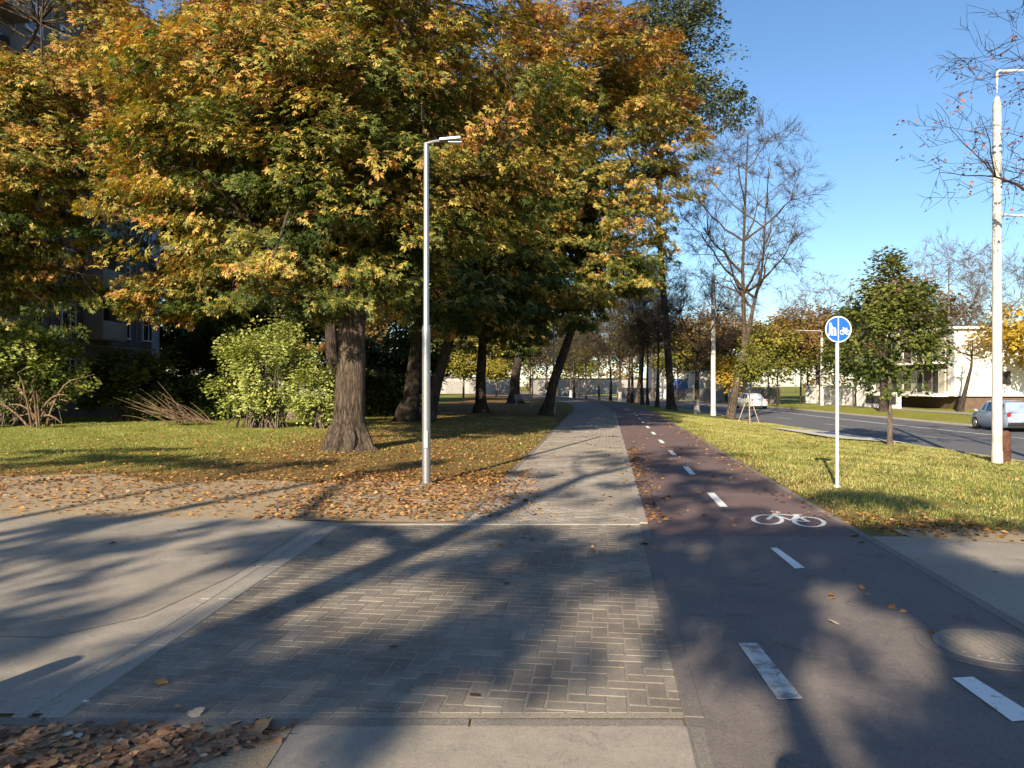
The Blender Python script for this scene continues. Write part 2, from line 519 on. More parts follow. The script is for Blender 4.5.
yb = np.concatenate([[YD1], np.arange(9, 160, 1.5)])
sheet('cycle_path', [off(Pb, UB + .1), Pb], [.008, .008], M['bike'], yb, label='reddish asphalt cycle path with white dashes')
yn = np.array([-12, -6, 0, 2, 3, 4, 5, 6, 7, 8, YD1])
sheet('cycle_path', [off(Pb, UB + .0), Pb], [.008, .008], M['cross'], yn, label='brownish asphalt crossing area of the cycle path')
sheet('driveway', [off(Pb, .1), off(Pb, .6), lambda Y: Rd(Y) - .16, lambda Y: Rd(Y) + .1], [.008, .008, -VD + .008, -.56], M['drive'], np.array([2.2, 4, 6, YD1]), label='worn grey drive leading from the cycle path to the road')
# sandy edge of the verge by the drive
vv = []; nn = 28
xs = np.linspace(4.3, 15, nn); up = YD1 + .28 + .22 * np.sin(xs * 1.7) + .12 * np.sin(xs * 4.1) + .65 * np.clip((xs - 4.8) / 1.2, 0, 1)
vv = np.concatenate([np.stack([xs, np.full(nn, YD1 - .1), zg(xs, np.full(nn, 8.)) + .012], -1), np.stack([xs, up, zg(xs, up) + .012], -1)])
i = np.arange(nn - 1)
setp(link('dirt_edge', np_mesh('dirt_edge', vv, np.stack([i, i + 1, i + nn + 1, i + nn], -1), M['dirt'])), 'bare sandy edge between the drive and the right verge', kind='structure')

# left drive of worn asphalt
XK = -2.2
def poly_sheet(name, pts, z, mat, label, kind='structure'):
    bm = bmesh.new(); vs = [bm.verts.new((x, y, z)) for x, y in pts]; f = bm.faces.new(vs); f.normal_update()
    if f.normal.z < 0: f.normal_flip()
    bmesh.ops.triangulate(bm, faces=bm.faces[:])
    me = bpy.data.meshes.new(name); bm.to_mesh(me); bm.free(); me.materials.append(mat)
    return setp(link(name, me), label, kind=kind)


poly_sheet('driveway', [(-40, 3.85), (-2.3, 3.85), (-2.08, 9.2), (-3.0, 9.45), (-8, 9.75), (-14, 10.1), (-40, 10.5)], .008, M['drive'], 'worn grey asphalt drive left of the block paving')
# darker repaired patch in the drive
poly_sheet('driveway_patch', [(-40, 5.15), (-4.6, 5.1), (-3.0, 5.0), (-2.6, 5.45), (-2.4, 6.6), (-2.35, 8.6), (-2.7, 8.6), (-2.75, 6.7), (-2.95, 5.6), (-3.3, 5.42), (-40, 5.55)], .012, M['patch'], 'narrow repaired strip across the worn drive')
# dirt and leaf band between the drive and the lawn
dp = [(-40, 10.5), (-14, 10.1), (-8, 9.75), (-3.0, 9.45), (-1.0, 9.2), (-.2, 9.6), (-.3, 12.6), (-1.2, 12.9), (-2.2, 13.6), (-3.2, 12.9), (-4.5, 13.4), (-6, 13.0), (-7.5, 14.3), (-9.5, 13.8), (-12, 14.8), (-16, 14.2), (-24, 15.), (-40, 15)]
poly_sheet('dirt_strip', dp, .006, M['dirt'], 'sandy leaf-strewn strip between the drive and the lawn')

# pavers ----------------------------------------------------------------


def clip_poly(poly, region):
    out = poly
    n = len(region)
    for a in range(n):
        p, q = region[a], region[(a + 1) % n]
        ex, ey = q[0] - p[0], q[1] - p[1]
        inp, out2 = out, []
        if not inp: return []
        for b in range(len(inp)):
            c, d = inp[b], inp[(b + 1) % len(inp)]
            sc = ex * (c[1] - p[1]) - ey * (c[0] - p[0]); sd = ex * (d[1] - p[1]) - ey * (d[0] - p[0])
            if sc >= 0: out2.append(c)
            if (sc >= 0) != (sd >= 0):
                t = sc / (sc - sd); out2.append((c[0] + t * (d[0] - c[0]), c[1] + t * (d[1] - c[1])))
        out = out2
    return out


def pavers(name, rects, frame, region, ztop, depth, mat, label, gap=.0045, jit=.0007):
    """rects (x0,y0,x1,y1) in a frame (origin, x axis dir, y axis dir); clipped to region; each a small chamfered block"""
    V = []; F = []; T = []
    o, ax, ay = frame
    rn = random.Random(5)
    for (x0, y0, x1, y1) in rects:
        g = gap + rn.uniform(0, .0025)
        q = [(x0 + g, y0 + g), (x1 - g, y0 + g), (x1 - g, y1 - g), (x0 + g, y1 - g)]
        q = [(o[0] + a * ax[0] + b * ay[0], o[1] + a * ax[1] + b * ay[1]) for a, b in q]
        q = clip_poly(q, region)
        if len(q) < 3: continue
        cx = sum(p[0] for p in q) / len(q); cy = sum(p[1] for p in q) / len(q)
        k = len(q); b = len(V); t = rn.random(); z = ztop + rn.uniform(-jit, jit); tx, ty = rn.gauss(0, .003), rn.gauss(0, .003)
        for s_, dz in ((1, -depth), (1, -.003), (.94, 0.)):
            for p in q:
                x, y = cx + (p[0] - cx) * s_, cy + (p[1] - cy) * s_
                V.append((x, y, z + dz + (x - cx) * tx + (y - cy) * ty)); T.append(t)
        for lv in (0, 1):
            for e in range(k):
                F.append((b + lv * k + e, b + lv * k + (e + 1) % k, b + (lv + 1) * k + (e + 1) % k, b + (lv + 1) * k + e))
        F.append(tuple(b + 2 * k + e for e in range(k)))
    me = bpy.data.meshes.new(name); me.from_pydata(V, [], F); me.materials.append(mat)
    a = me.attributes.new('tone', 'FLOAT', 'POINT'); a.data.foreach_set('value', np.array(T, np.float32)); me.update()
    return setp(link(name, me), label, kind='structure')


def herringbone(w, l, nx, ny):
    out = []
    for i in range(-nx, nx):
        for j in range(-ny, ny):
            # classic 2:1 herringbone, period built from diagonal steps
            x = i * w + j * w; y = -i * w + j * w
            x = i * w + j * 2 * w + 0; y = i * w - j * 2 * w * 0 + j * 0
    # tile: for every diagonal k, blocks step by (w,w); alternate horizontal and vertical
    for k in range(-ny, ny):
        for s_ in range(-nx, nx):
            bx = s_ * w + k * 2 * l / 2 * 1.0 * 0; by = s_ * w + k * 2 * l * 1.0
            out.append((bx, by, bx + l, by + w))                 # lying
            out.append((bx, by + w, bx + w, by + w + l))         # standing
    return out


pd = np.array([.124, 1.]); pd /= np.linalg.norm(pd); px_ = np.array([pd[1], -pd[0]])


def Lb(y): return float(Pb(y) + UB)
# the block-paved crossing
reg = [(-2.22, 3.86), (Lb(3.86) - .0, 3.86), (Lb(9.0), 9.0), (-2.02, 9.0)]
pavers('block_paving', herringbone(.105, .21, 170, 40), ((0, 0), px_, pd), reg, .0085, .02, M['paver'], 'grey herringbone block paving crossing the drive')
poly_sheet('paving_bed', [(-2.3, 3.8), (Lb(3.8) + .02, 3.8), (Lb(9.1) + .02, 9.1), (-2.1, 9.1)], .0055, M['sand'], 'pale sand in the joints of the block paving')
# footpath beyond, in two straight pieces and a curved far part
rects = []
w, l = .105, .21
for r_ in range(0, 390):
    for c in range(-30, 40):
        x0 = c * l + (r_ % 2) * l / 2
        rects.append((x0, 9.0 + r_ * w, x0 + l, 9.0 + (r_ + 1) * w))
fr = ((Lb(0) - 2.7, 0), px_, pd)
left0, left1 = (-.62, 9.06), (Pb(48.) + UL - .2, 48.)
reg = [left0, (Lb(9.06), 9.06), (Lb(48.), 48.), left1]
pavers('footpath', rects, fr, [(float(a), float(b)) for a, b in reg], .012, .015, M['pathpaver'], 'pale paved footpath beside the cycle path')
poly_sheet('path_bed', [(-.66, 9.0), (Lb(9.0), 9.0), (Lb(48.), 48.), left1], .0045, M['sand'], 'pale sand in the joints of the footpath')
sheet('footpath', [lambda Y: Pb(Y) + UL - .2, off(Pb, UB)], [.01, .01], M['pathpaver'], np.arange(48, 160, 2.), label='far curving stretch of the pale footpath')
# near footpath below the kerb: plain worn surface
poly_sheet('near_footpath', [(-1.05, -10), (Lb(-10), -10), (Lb(3.7), 3.7), (-1.05, 3.7)], .0085, M['drive'], 'plain worn near end of the footpath')


def kerb_line(pts, w, z, label, name='kerb_line', h=.06, mat='kerb'):
    mb = MB()
    # separate stones, 1 m each
    for (a, b) in zip(pts[:-1], pts[1:]):
        a = Vector((*a, 0)); b = Vector((*b, 0)); L = (b - a).length; n = max(1, round(L)); d = (b - a) / L
        ang = math.atan2(d.y, d.x)
        for k in range(n):
            c = a + d * (L * (k + .5) / n)
            mb.box((c.x, c.y, z - h / 2), (L / n - .008, w, h), Matrix.Rotation(ang, 3, 'Z'), bev=.008)
    return setp(mb.build(name, M[mat]), label, kind='structure')


kerb_line([(-2.28, 3.8), (-2.06, 9.05)], .12, .013, 'flush concrete kerb between the drive and the block paving')
kerb_line([(-2.44, 3.8), (-2.22, 9.05)], .08, .0125, 'thin edging strip beside the flush kerb')
kerb_line([(-4.5, 3.78), (-2.3, 3.76), (Lb(3.74), 3.74)], .09, .009, mat='kerbdark', label='flush concrete kerb along the near end of the block paving')
kerb_line([(-2.1, 9.08), (-.62, 9.1), (Lb(9.1), 9.1)], .1, .016, 'concrete edging where the footpath begins')
kerb_line([(Lb(y) + .05, y) for y in (-6, 3.7)], .07, .009, mat='kerbdark', label='near concrete edging between the setts and the cycle path')
kerb_line([(Lb(y) + .05, y) for y in (3.8, 9.0)], .1, .0125, mat='cross', label='worn edging between the block paving and the crossing')
kerb_line([(Lb(y) + .05, y) for y in (9.15, 48)], .1, .02, 'concrete edging between the footpath and the cycle path')
kerb_line([(float(Pb(y)) + .05, y) for y in (-8, 48)], .09, .013, mat='kerbdark', label='concrete edging along the right of the cycle path')
kerb_line([left0, left1], .08, .02, mat='kerbdark', label='concrete edging along the left of the footpath')
kerb_line(mat='kerbdark', z=.022, w=.09, label='low curved kerb of the leaf-covered corner by the lamp post', pts=[(-3.1, 10.0), (-3.22, 10.7), (-3.0, 11.35), (-2.2, 11.3), (-1.0, 10.9)], h=.08)

# worn pale wheel-washed slab on the far verge
poly_sheet('concrete_pad', [(11.2, 29.5), (14.5, 28), (14.5, 31.2), (11.2, 34)], -.2, M['kerb'], 'pale slab in the verge')
bpy.data.objects.remove(bpy.data.objects['concrete_pad'])
vs = []
ys_ = np.linspace(28, 34.5, 8)
sheet('concrete_pad', [lambda Y: 14.4 - (Y - 28) * .05 - 2.6, const(14.42)], [lambda x, y: zg(x, y) + .05] * 2, M['palecon'], ys_, label='pale concrete strip in the verge beside the road')

# markings ---------------------------------------------------------------


def G(px, py, z=0.0):
    d = (EYE - z) * FPX / (py - 385.0); return ((px - 512.0) / FPX * d, d)


def quad_mark(name, pix, mat, label, z=.0135):
    pts = [G(*p) for p in pix]
    bm = bmesh.new()
    vs = [bm.verts.new((x, y, z)) for x, y in pts]; f = bm.faces.new(vs); f.normal_update()
    if f.normal.z < 0: f.normal_flip()
    me = bpy.data.meshes.new(name); bm.to_mesh(me); bm.free(); me.materials.append(mat)
    return setp(link(name, me), label, kind='structure')


quad_mark('lane_dash', [(738, 645), (757, 645), (803, 701), (778, 702)], M['markold'], 'scuffed near dash left of the middle of the cycle crossing')
quad_mark('lane_dash', [(952, 680), (973, 679), (1042, 722), (1012, 724)], M['mark'], 'white dash nearest the right edge')
quad_mark('lane_dash', [(770, 549), (777, 549), (805, 569), (795, 570)], M['mark'], 'white dash just before the painted bicycle')
for k, y0 in enumerate([10.35, 14.1, 17.9, 21.7, 25.5, 29.3, 33.1, 36.9, 40.7, 44.5]):
    line_strip('lane_dash', lambda Y: Pb(Y) - 1.2 - .05, .11, .0135, np.array([y0, y0 + .7, y0 + 1.35]), M['mark'], 'white centre dash on the cycle path')


def ribbon(bm, pts, w, z, closed=False):
    pts = [Vector((*p, 0)) for p in pts]; n = len(pts); vs = []
    for k in range(n):
        if closed: a, b = pts[k - 1], pts[(k + 1) % n]
        else: a, b = pts[max(0, k - 1)], pts[min(n - 1, k + 1)]
        t = (b - a).normalized(); nrm = Vector((-t.y, t.x, 0)) * w / 2
        vs.append((bm.verts.new((pts[k] + nrm + Vector((0, 0, z)))), bm.verts.new((pts[k] - nrm + Vector((0, 0, z))))))
    for k in range(n if closed else n - 1):
        a, b = vs[k], vs[(k + 1) % n]
        f = bm.faces.new((a[0], a[1], b[1], b[0]))


def bicycle_ribbons(bm, sx, sy, w, z):
    S = lambda pts: [(x * sx, y * sy) for x, y in pts]
    for cx in (-.56, .56):
        ribbon(bm, S([(cx + .4 * math.cos(a), .4 + .4 * math.sin(a)) for a in np.linspace(0, 2 * math.pi, 25)[:-1]]), w, z, True)
    dz = .0006
    for k, seg in enumerate([[(-.56, .4), (-.36, 1.0), (-.33, 1.14)], [(-.40, .86), (.1, .42)], [(.1, .42), (.26, .92)], [(-.38, .92), (.24, .86)],
                             [(.56, .4), (.24, .84)], [(.1, .42), (.56, .4)], [(-.5, 1.16), (-.33, 1.14), (-.24, 1.08)], [(.14, .95), (.38, .95)]]):
        ribbon(bm, S(seg), w, z + dz * (k % 4 + 1))


bm = bmesh.new(); bicycle_ribbons(bm, .42, .85, .05, 0)
me = bpy.data.meshes.new('bicycle_marking'); bm.to_mesh(me); bm.free(); me.materials.append(M['mark'])
o = setp(link('bicycle_marking', me), 'white painted bicycle symbol on the right lane of the cycle path', kind='structure')
o.location = (3.22, 8.98, .0135); o.rotation_euler = (0, 0, -math.atan(.124) - .22)

# manhole cover ------------------------------------------------------------
mx, my = G(992, 648)
t = setp(empty('manhole_cover', (mx, my, .006)), 'round pale manhole cover set in the cycle crossing', 'manhole cover')
MB().lathe([(.43, -.02), (.43, .008), (.34, .01), (.335, .006)], n=48).build('frame', M['cross'], t, smooth=True)
mb = MB().lathe([(.33, -.02), (.33, .012), (.31, .012)], n=48)
for a in range(-5, 6):
    h = math.sqrt(max(0, .28 ** 2 - (a * .05) ** 2))
    mb.box((a * .05, 0, .014), (.022, 2 * h, .006))
mb.build('lid', M['patch'], t)

# ------------------------------------------------------------------ trees


def unit(v): return v / (np.linalg.norm(v, axis=-1, keepdims=True) + 1e-9)


def kmeans(P, k, g, it=6):
    k = min(k, len(P)); C = P[g.choice(len(P), k, replace=False)]
    for _ in range(it):
        lab = np.argmin(((P[:, None] - C[None]) ** 2).sum(-1), 1)
        for c in range(k):
            if (lab == c).any(): C[c] = P[lab == c].mean(0)
    return lab, C


def bez(a, b, c, n):
    t = np.linspace(0, 1, n)[:, None]; return (1 - t) ** 2 * a + 2 * t * (1 - t) * b + t * t * c


def branch_tree(g, trunk, r0, r1, term, k1, k2, up=.5, twigs=0, twig_len=.5, limb=.42, wob=.12, sides=9, flare=1.5, tr=1.0):
    """trunk: (n,3) polyline; term: branch ends. Returns Tubes of trunk/limbs, Tubes of twigs"""
    tb = Tubes(); tw = Tubes()
    T = np.asarray(trunk, float)
    tt = np.linspace(0, 1, len(T)); ts = np.linspace(0, 1, 16)
    path = np.stack([np.interp(ts, tt, T[:, i]) for i in range(3)], -1)
    H = path[-1, 2]
    path[:, :2] += np.cumsum(g.normal(0, .008 * H / 10, (16, 2)), 0)
    rr = r0 + (r1 - r0) * ts
    rr[0] *= flare; rr[1] *= 1 + (flare - 1) * .25
    ins = np.concatenate([path[:1], path[:1] + (path[1:2] - path[:1]) * .35, path[1:]]); rin = np.concatenate([rr[:1], [r0 * (1 + (flare - 1) * .4)], rr[1:]])
    tb.add(ins, rin, sides)
    lab, C = kmeans(term, k1, g)
    for c in range(len(C)):
        pts = term[lab == c]
        if not len(pts): continue
        cen = pts.mean(0)
        hd = np.linalg.norm(cen[:2] - path[:, :2], axis=1)
        want = cen[2] - hd * (.55 + up * .6)
        za = np.clip(want.mean(), H * .42, H * .98)
        ia = int(np.clip(np.searchsorted(path[:, 2], za), 4, 15)); a = path[ia]
        ra = rr[ia]
        d = cen - a; L = np.linalg.norm(d)
        ctrl = a + d * .45 + np.array([0, 0, -.12 * L * (1 - up) + .0]) + np.array([d[0], d[1], 0]) * .18 * up
        P = bez(a, ctrl, a + d * .92, 8); P[1:] += g.normal(0, wob * L / 12, (7, 3))
        lr = min(ra * .85, ra * limb + .012 * L)
        R_ = np.linspace(lr, lr * .32, 8); tb.add(P, R_, 6)
        l2, C2 = kmeans(pts, max(1, int(round(len(pts) / k2))), g, 4)
        for e in range(len(C2)):
            q = pts[l2 == e]
            if not len(q): continue
            c2 = q.mean(0)
            di = np.linalg.norm(P - c2, axis=1) + np.linspace(1.2, 0, 8); ib = int(np.clip(np.argmin(di) - 1, 2, 7)); b = P[ib]
            d2 = c2 - b; L2 = np.linalg.norm(d2)
            P2 = bez(b, b + d2 * .5 + np.array([0, 0, .12 * L2 * (up - .3)]), c2, 5); P2[1:] += g.normal(0, wob * L2 / 9, (4, 3))
            r2 = min(R_[ib] * .75, .012 + .01 * L2 + R_[ib] * .25)
            tb.add(P2, np.linspace(r2, r2 * .4, 5), 5)
            for q_ in q:
                ic = int(g.integers(2, 5)); b3 = P2[ic]; d3 = q_ - b3
                P3 = np.stack([b3, b3 + d3 * .5 + g.normal(0, .06 * np.linalg.norm(d3) + .01, 3), q_])
                r3 = max(.006, r2 * .3); tw.add(P3, np.array([r3, r3 * .7, .004]), 4)
                for _ in range(twigs):
                    t_ = g.uniform(.25, 1); s0 = b3 + d3 * t_
                    dr = unit(unit(d3) + g.normal(0, .6, 3) + np.array([0, 0, .25])); L4 = twig_len * g.uniform(.4, 1.15)
                    m_ = s0 + dr * L4 * .5 + g.normal(0, .04, 3)
                    tw.add(np.stack([s0, m_, s0 + dr * L4 + g.normal(0, .05, 3)]), np.array([.008, .0065, .004]) * tr, 3)
    return tb, tw


def palmate(c, d, n_, L, tone, g, k=6, w=.17):
    """horse-chestnut leaves: c centres, d outward, n_ up"""
    N = len(c); d = unit(d); t = unit(np.cross(n_, d)); up = unit(np.cross(d, t))
    ang = np.linspace(-1.9, 1.9, k)
    V = np.zeros((N, k, 4, 3))
    for i, a in enumerate(ang):
        a_ = a + g.normal(0, .12, N); Li = L * (1 - .28 * abs(a) / 1.9) * g.uniform(.85, 1.1, N)
        dr = np.cos(a_)[:, None] * d + np.sin(a_)[:, None] * t
        pr = unit(np.cross(up, dr)); dp = g.uniform(.05, .45, N) * Li
        V[:, i, 0] = c
        mid = c + dr * (Li * .62)[:, None] - up * (dp * .25)[:, None]
        wi = (Li * w)[:, None]
        V[:, i, 1] = mid + pr * wi; V[:, i, 3] = mid - pr * wi
        V[:, i, 2] = c + dr * Li[:, None] - up * dp[:, None]
    F = np.arange(N * k * 4).reshape(-1, 4)
    return V.reshape(-1, 3), F, np.repeat(tone, k * 4)


def simple_leaf(c, d, n_, L, tone, g, w=.34, bend=.2):
    N = len(c); d = unit(d); t = unit(np.cross(n_, d)); up = unit(np.cross(d, t)); L = L[:, None]
    V = np.zeros((N, 4, 3))
    V[:, 0] = c; V[:, 1] = c + d * L * .5 + t * L * w; V[:, 3] = c + d * L * .5 - t * L * w
    V[:, 2] = c + d * L - up * L * g.uniform(-.1, bend * 2, N)[:, None]
    return V.reshape(-1, 3), np.arange(N * 4).reshape(-1, 4), np.repeat(tone, 4)


def lumpy_terms(g, cen, rad, n, lobes=16, lobe_r=.36, shell=.5, squash=.75):
    """branch ends grouped into uneven lobes round an ellipsoid"""
    cen = np.asarray(cen, float); rad = np.asarray(rad, float)
    D = unit(g.normal(0, 1, (lobes, 3))); D[:, 2] = D[:, 2] * .9 + .08
    rl = g.uniform(.5, .78, lobes)
    out = []
    for i in range(lobes):
        m = int(n / lobes * g.uniform(.6, 1.4)); u = unit(g.normal(0, 1, (m, 3)))
        rr = g.uniform(shell, 1., m) ** .6 * lobe_r * g.uniform(.75, 1.25)
        p = D[i] * rl[i] + u * rr[:, None] * np.array([1, 1, squash]); out.append(p)
    m = int(n * .25); u = unit(g.normal(0, 1, (m, 3))); out.append(u * g.uniform(.2, .9, m)[:, None])
    P = np.concatenate(out); ln = np.linalg.norm(P, axis=1); f = np.where(ln > 1.08, 1.08 / ln, 1); P = P * f[:, None]
    return cen + P * rad


def leaf_crown(g, term, cen, per, spread, size, kind, tone0, tone_sd, out_gain=.0, flat=.4, droop=.25, rad=None, sd_spray=.19, hgain=.32):
    """sprays of leaves about each branch end"""
    n = len(term); cen = np.asarray(cen, float)
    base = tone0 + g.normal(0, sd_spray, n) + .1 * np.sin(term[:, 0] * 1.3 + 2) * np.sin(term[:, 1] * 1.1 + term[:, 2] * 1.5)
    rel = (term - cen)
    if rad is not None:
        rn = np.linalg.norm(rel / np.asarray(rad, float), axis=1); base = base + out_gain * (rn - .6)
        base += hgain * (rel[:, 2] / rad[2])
    k = g.poisson(per, n); idx = np.repeat(np.arange(n), k); N = len(idx)
    a = g.uniform(0, 2 * math.pi, N); r = np.sqrt(g.uniform(0, 1, N)) * spread * g.uniform(.6, 1.2, n)[idx]
    outd = unit(rel * np.array([1, 1, .35]) + 1e-6)
    offs = np.stack([np.cos(a) * r, np.sin(a) * r, g.normal(0, flat * spread * .5, N) - r * .25], -1) + outd[idx] * spread * .15
    c = term[idx] + offs
    d = unit(np.stack([np.cos(a), np.sin(a), g.normal(-droop, .3, N)], -1) + outd[idx] * .55)
    nrm = unit(np.stack([g.normal(0, .4, N), g.normal(0, .4, N), np.full(N, .75)], -1) + outd[idx] * .8)
    L = size * g.uniform(.5, 1.3, N)
    tone = np.clip(base[idx] + g.normal(0, tone_sd, N), 0, 1)
    fn = palmate if kind == 'palmate' else simple_leaf
    return fn(c, d, nrm, L, tone, g)


def leafy_mesh(name, mat, parts):
    V = []; F = []; T = []; o = 0
    for v, f, t in parts: V.append(v); F.append(f + o); T.append(t); o += len(v)
    return np_mesh(name, np.concatenate(V), np.concatenate(F), mat, attrs={'tone': np.concatenate(T)})


def make_tree(name, loc, label, cat, group, tubes, twigs, crown_me, bark, twig_mat=None, rz=0, scale=1.0):
    t = setp(empty(name, loc, rz, scale), label, cat, group)
    bare = crown_me is None or cat == 'bare tree'
    if twigs is not None and twigs.n and not bare:
        o_ = tubes.n; tubes.v += twigs.v; tubes.f += [f + o_ for f in twigs.f]; tubes.n += twigs.n
    link('trunk', tubes.mesh('trunk', bark), t)
    if twigs is not None and twigs.n and bare: link('crown', twigs.mesh('crown', twig_mat or bark), t)
    if crown_me is not None: link('leaves' if bare else 'crown', crown_me, t)
    return t


def dup_tree(src, loc, label, rz, scale=1.0, name=None, group=None, cat=None):
    r_ = src.copy(); COL.objects.link(r_); r_.location = loc; r_.rotation_euler = (0, 0, rz); r_.scale = (scale,) * 3
    r_['label'] = label
    if name: r_.name = name
    if group: r_['group'] = group
    if cat: r_['category'] = cat
    for ch in list(src.children):
        c = ch.copy(); COL.objects.link(c); c.parent = r_
    return r_


def ground_at(x, y): return (x, y, float(zg(x, y)))


def chestnut(seed, loc, label, trunk, r0, cen, rad, n=620, per=22, size=.26, tone=.5, lobes=20, mat='chestnut', kind='palmate', bark='bark', spread=.75, og=.35, k1=9, name='chestnut_tree', group='chestnut trees of the park', cat='chestnut tree', lobe_r=.36, second=None, shell=.55, flat=.28, blobs=(), hole=None):
    g = np.random.default_rng(seed)
    loc = ground_at(*loc); b = np.array(loc)
    term = lumpy_terms(g, np.array(cen) - b, rad, n, lobes, lobe_r, shell)
    term = term[term[:, 2] > trunk[-1][2] * .29]
    for bx_, by_, bz_, br_, bn_ in blobs:
        u_ = unit(g.normal(0, 1, (bn_, 3))) * (g.uniform(.2, 1, bn_) ** .5)[:, None] * br_ * np.array([1, 1, .7]); term = np.concatenate([term, np.array([bx_, by_, bz_]) - b + u_])
    if hole is not None:
        w_ = term + b; pxx = 512 + FPX * w_[:, 0] / w_[:, 1]; pyy = 385 - FPX * (w_[:, 2] - EYE) / w_[:, 1]
        term = term[((pxx - hole[0]) / hole[2]) ** 2 + ((pyy - hole[1]) / hole[3]) ** 2 > 1]
    tb, tw = branch_tree(g, trunk, r0, r0 * .5, term, k1, 7, .45)
    if second is not None:
        tb2, _ = branch_tree(g, second, r0 * .7, r0 * .35, term[:60], 4, 8, .45)
        for v, f in zip(tb2.v, tb2.f): pass
        o_ = tb.n
        tb.v += tb2.v; tb.f += [f + o_ for f in tb2.f]; tb.n += tb2.n
    for k_ in range(6):
        a_ = k_ * 1.05 + g.uniform(-.3, .3); u_ = np.array([math.cos(a_), math.sin(a_), 0]); L_ = r0 * g.uniform(1.4, 2.0)
        tb.add(np.stack([u_ * r0 * .45 + [0, 0, r0 * 2.2], u_ * r0 * 1.0 + [0, 0, r0 * .75], u_ * L_ * .8 + [0, 0, r0 * .12], u_ * L_ * 1.15 + [0, 0, -.08]]), np.array([r0 * .3, r0 * .42, r0 * .28, r0 * .12]), 8)
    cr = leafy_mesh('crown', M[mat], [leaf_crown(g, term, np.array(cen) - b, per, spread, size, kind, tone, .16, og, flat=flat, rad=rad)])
    return make_tree(name, loc, label, cat, group, tb, tw, cr, M[bark])


# the big chestnut by the lamp post
chestnut(1, (-4.15, 19.5), 'big golden chestnut with thick furrowed trunk left of the lamp post', [(0, 0, 0), (.05, 0, 1.6), (.12, .1, 3.2), (.1, .2, 6), (0, .2, 9.5)], .43,
         (-4.5, 19.8, 8.6), (6.3, 5.4, 6.6), n=800, per=84, size=.14, tone=.44, lobes=34, lobe_r=.32, blobs=[(-5.0, 18, 4.5, 2.0, 16), (-2.4, 18.2, 4.9, 1.8, 14), (-7.9, 18.8, 5.6, 2.0, 16)])
# the leaning chestnut by the path
chestnut(2, (1.9, 42), 'golden chestnut with dark trunk leaning right beside the footpath', [(0, 0, 0), (.35, 0, 1.8), (1.2, -.1, 4.2), (2.0, -.3, 7.5), (2.4, -.5, 13.5)], .3,
         (3.35, 39, 13.4), (6.3, 5.6, 10.0), n=860, per=68, size=.168, tone=.46, lobes=40, lobe_r=.3, bark='barkdark', blobs=[(5.0, 37.5, 7.0, 2.0, 60), (3.2, 37, 5.6, 1.6, 40)])
# chestnuts behind the shrubs at the left
chestnut(3, (-7.1, 30.5), 'chestnut with dark trunk just left of the thick furrowed one', [(0, 0, 0), (0, 0, 2), (-.1, 0, 4), (-.4, -.2, 8), (-.6, -.4, 12)], .3,
         (-9.6, 32.8, 12.0), (8.2, 5.0, 9.0), n=980, per=68, size=.155, tone=.43, lobes=40, lobe_r=.3, bark='barkdark', blobs=[(-10.8, 30.5, 5.9, 1.8, 40), (-13.2, 29.5, 5.0, 1.7, 40)])
chestnut(4, (-20.4, 29.5), 'orange chestnut above the dark bush before the apartment block', [(0, 0, 0), (0, 0, 2), (.1, 0, 4), (.3, -.2, 8), (.5, -.4, 12)], .34,
         (-18.2, 27.6, 10.8), (6.8, 5.0, 8.6), n=800, per=70, size=.155, tone=.48, lobes=34, lobe_r=.32, hole=(32, 20, 44, 40))
# shaded ones further along
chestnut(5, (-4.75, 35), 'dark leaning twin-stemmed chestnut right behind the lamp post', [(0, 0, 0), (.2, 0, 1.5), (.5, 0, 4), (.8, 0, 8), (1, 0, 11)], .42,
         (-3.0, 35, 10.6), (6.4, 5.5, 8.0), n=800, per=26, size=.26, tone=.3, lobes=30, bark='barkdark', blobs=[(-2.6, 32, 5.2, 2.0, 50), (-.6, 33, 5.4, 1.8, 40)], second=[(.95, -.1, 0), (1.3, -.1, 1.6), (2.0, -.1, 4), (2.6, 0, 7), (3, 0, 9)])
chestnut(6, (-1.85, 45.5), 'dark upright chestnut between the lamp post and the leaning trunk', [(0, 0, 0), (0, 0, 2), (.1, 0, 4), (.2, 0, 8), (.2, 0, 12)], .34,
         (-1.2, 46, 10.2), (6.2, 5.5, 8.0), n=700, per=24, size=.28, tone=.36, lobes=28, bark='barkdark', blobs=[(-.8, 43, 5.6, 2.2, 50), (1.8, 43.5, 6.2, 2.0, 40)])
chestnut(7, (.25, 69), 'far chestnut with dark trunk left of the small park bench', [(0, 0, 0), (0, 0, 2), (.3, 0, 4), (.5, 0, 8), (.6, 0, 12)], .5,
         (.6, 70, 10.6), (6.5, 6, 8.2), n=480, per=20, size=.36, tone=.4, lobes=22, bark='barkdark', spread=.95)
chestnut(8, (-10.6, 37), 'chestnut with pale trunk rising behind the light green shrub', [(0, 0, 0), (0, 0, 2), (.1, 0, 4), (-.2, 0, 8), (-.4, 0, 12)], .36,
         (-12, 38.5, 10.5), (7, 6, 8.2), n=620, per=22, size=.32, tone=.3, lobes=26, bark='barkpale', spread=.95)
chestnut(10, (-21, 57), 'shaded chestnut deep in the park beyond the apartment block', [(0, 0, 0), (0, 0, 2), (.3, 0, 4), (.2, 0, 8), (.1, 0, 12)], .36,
         (-20.5, 57, 8.3), (8, 6, 8.2), n=480, per=22, size=.45, tone=.25, lobes=24, bark='barkdark', spread=1.2)
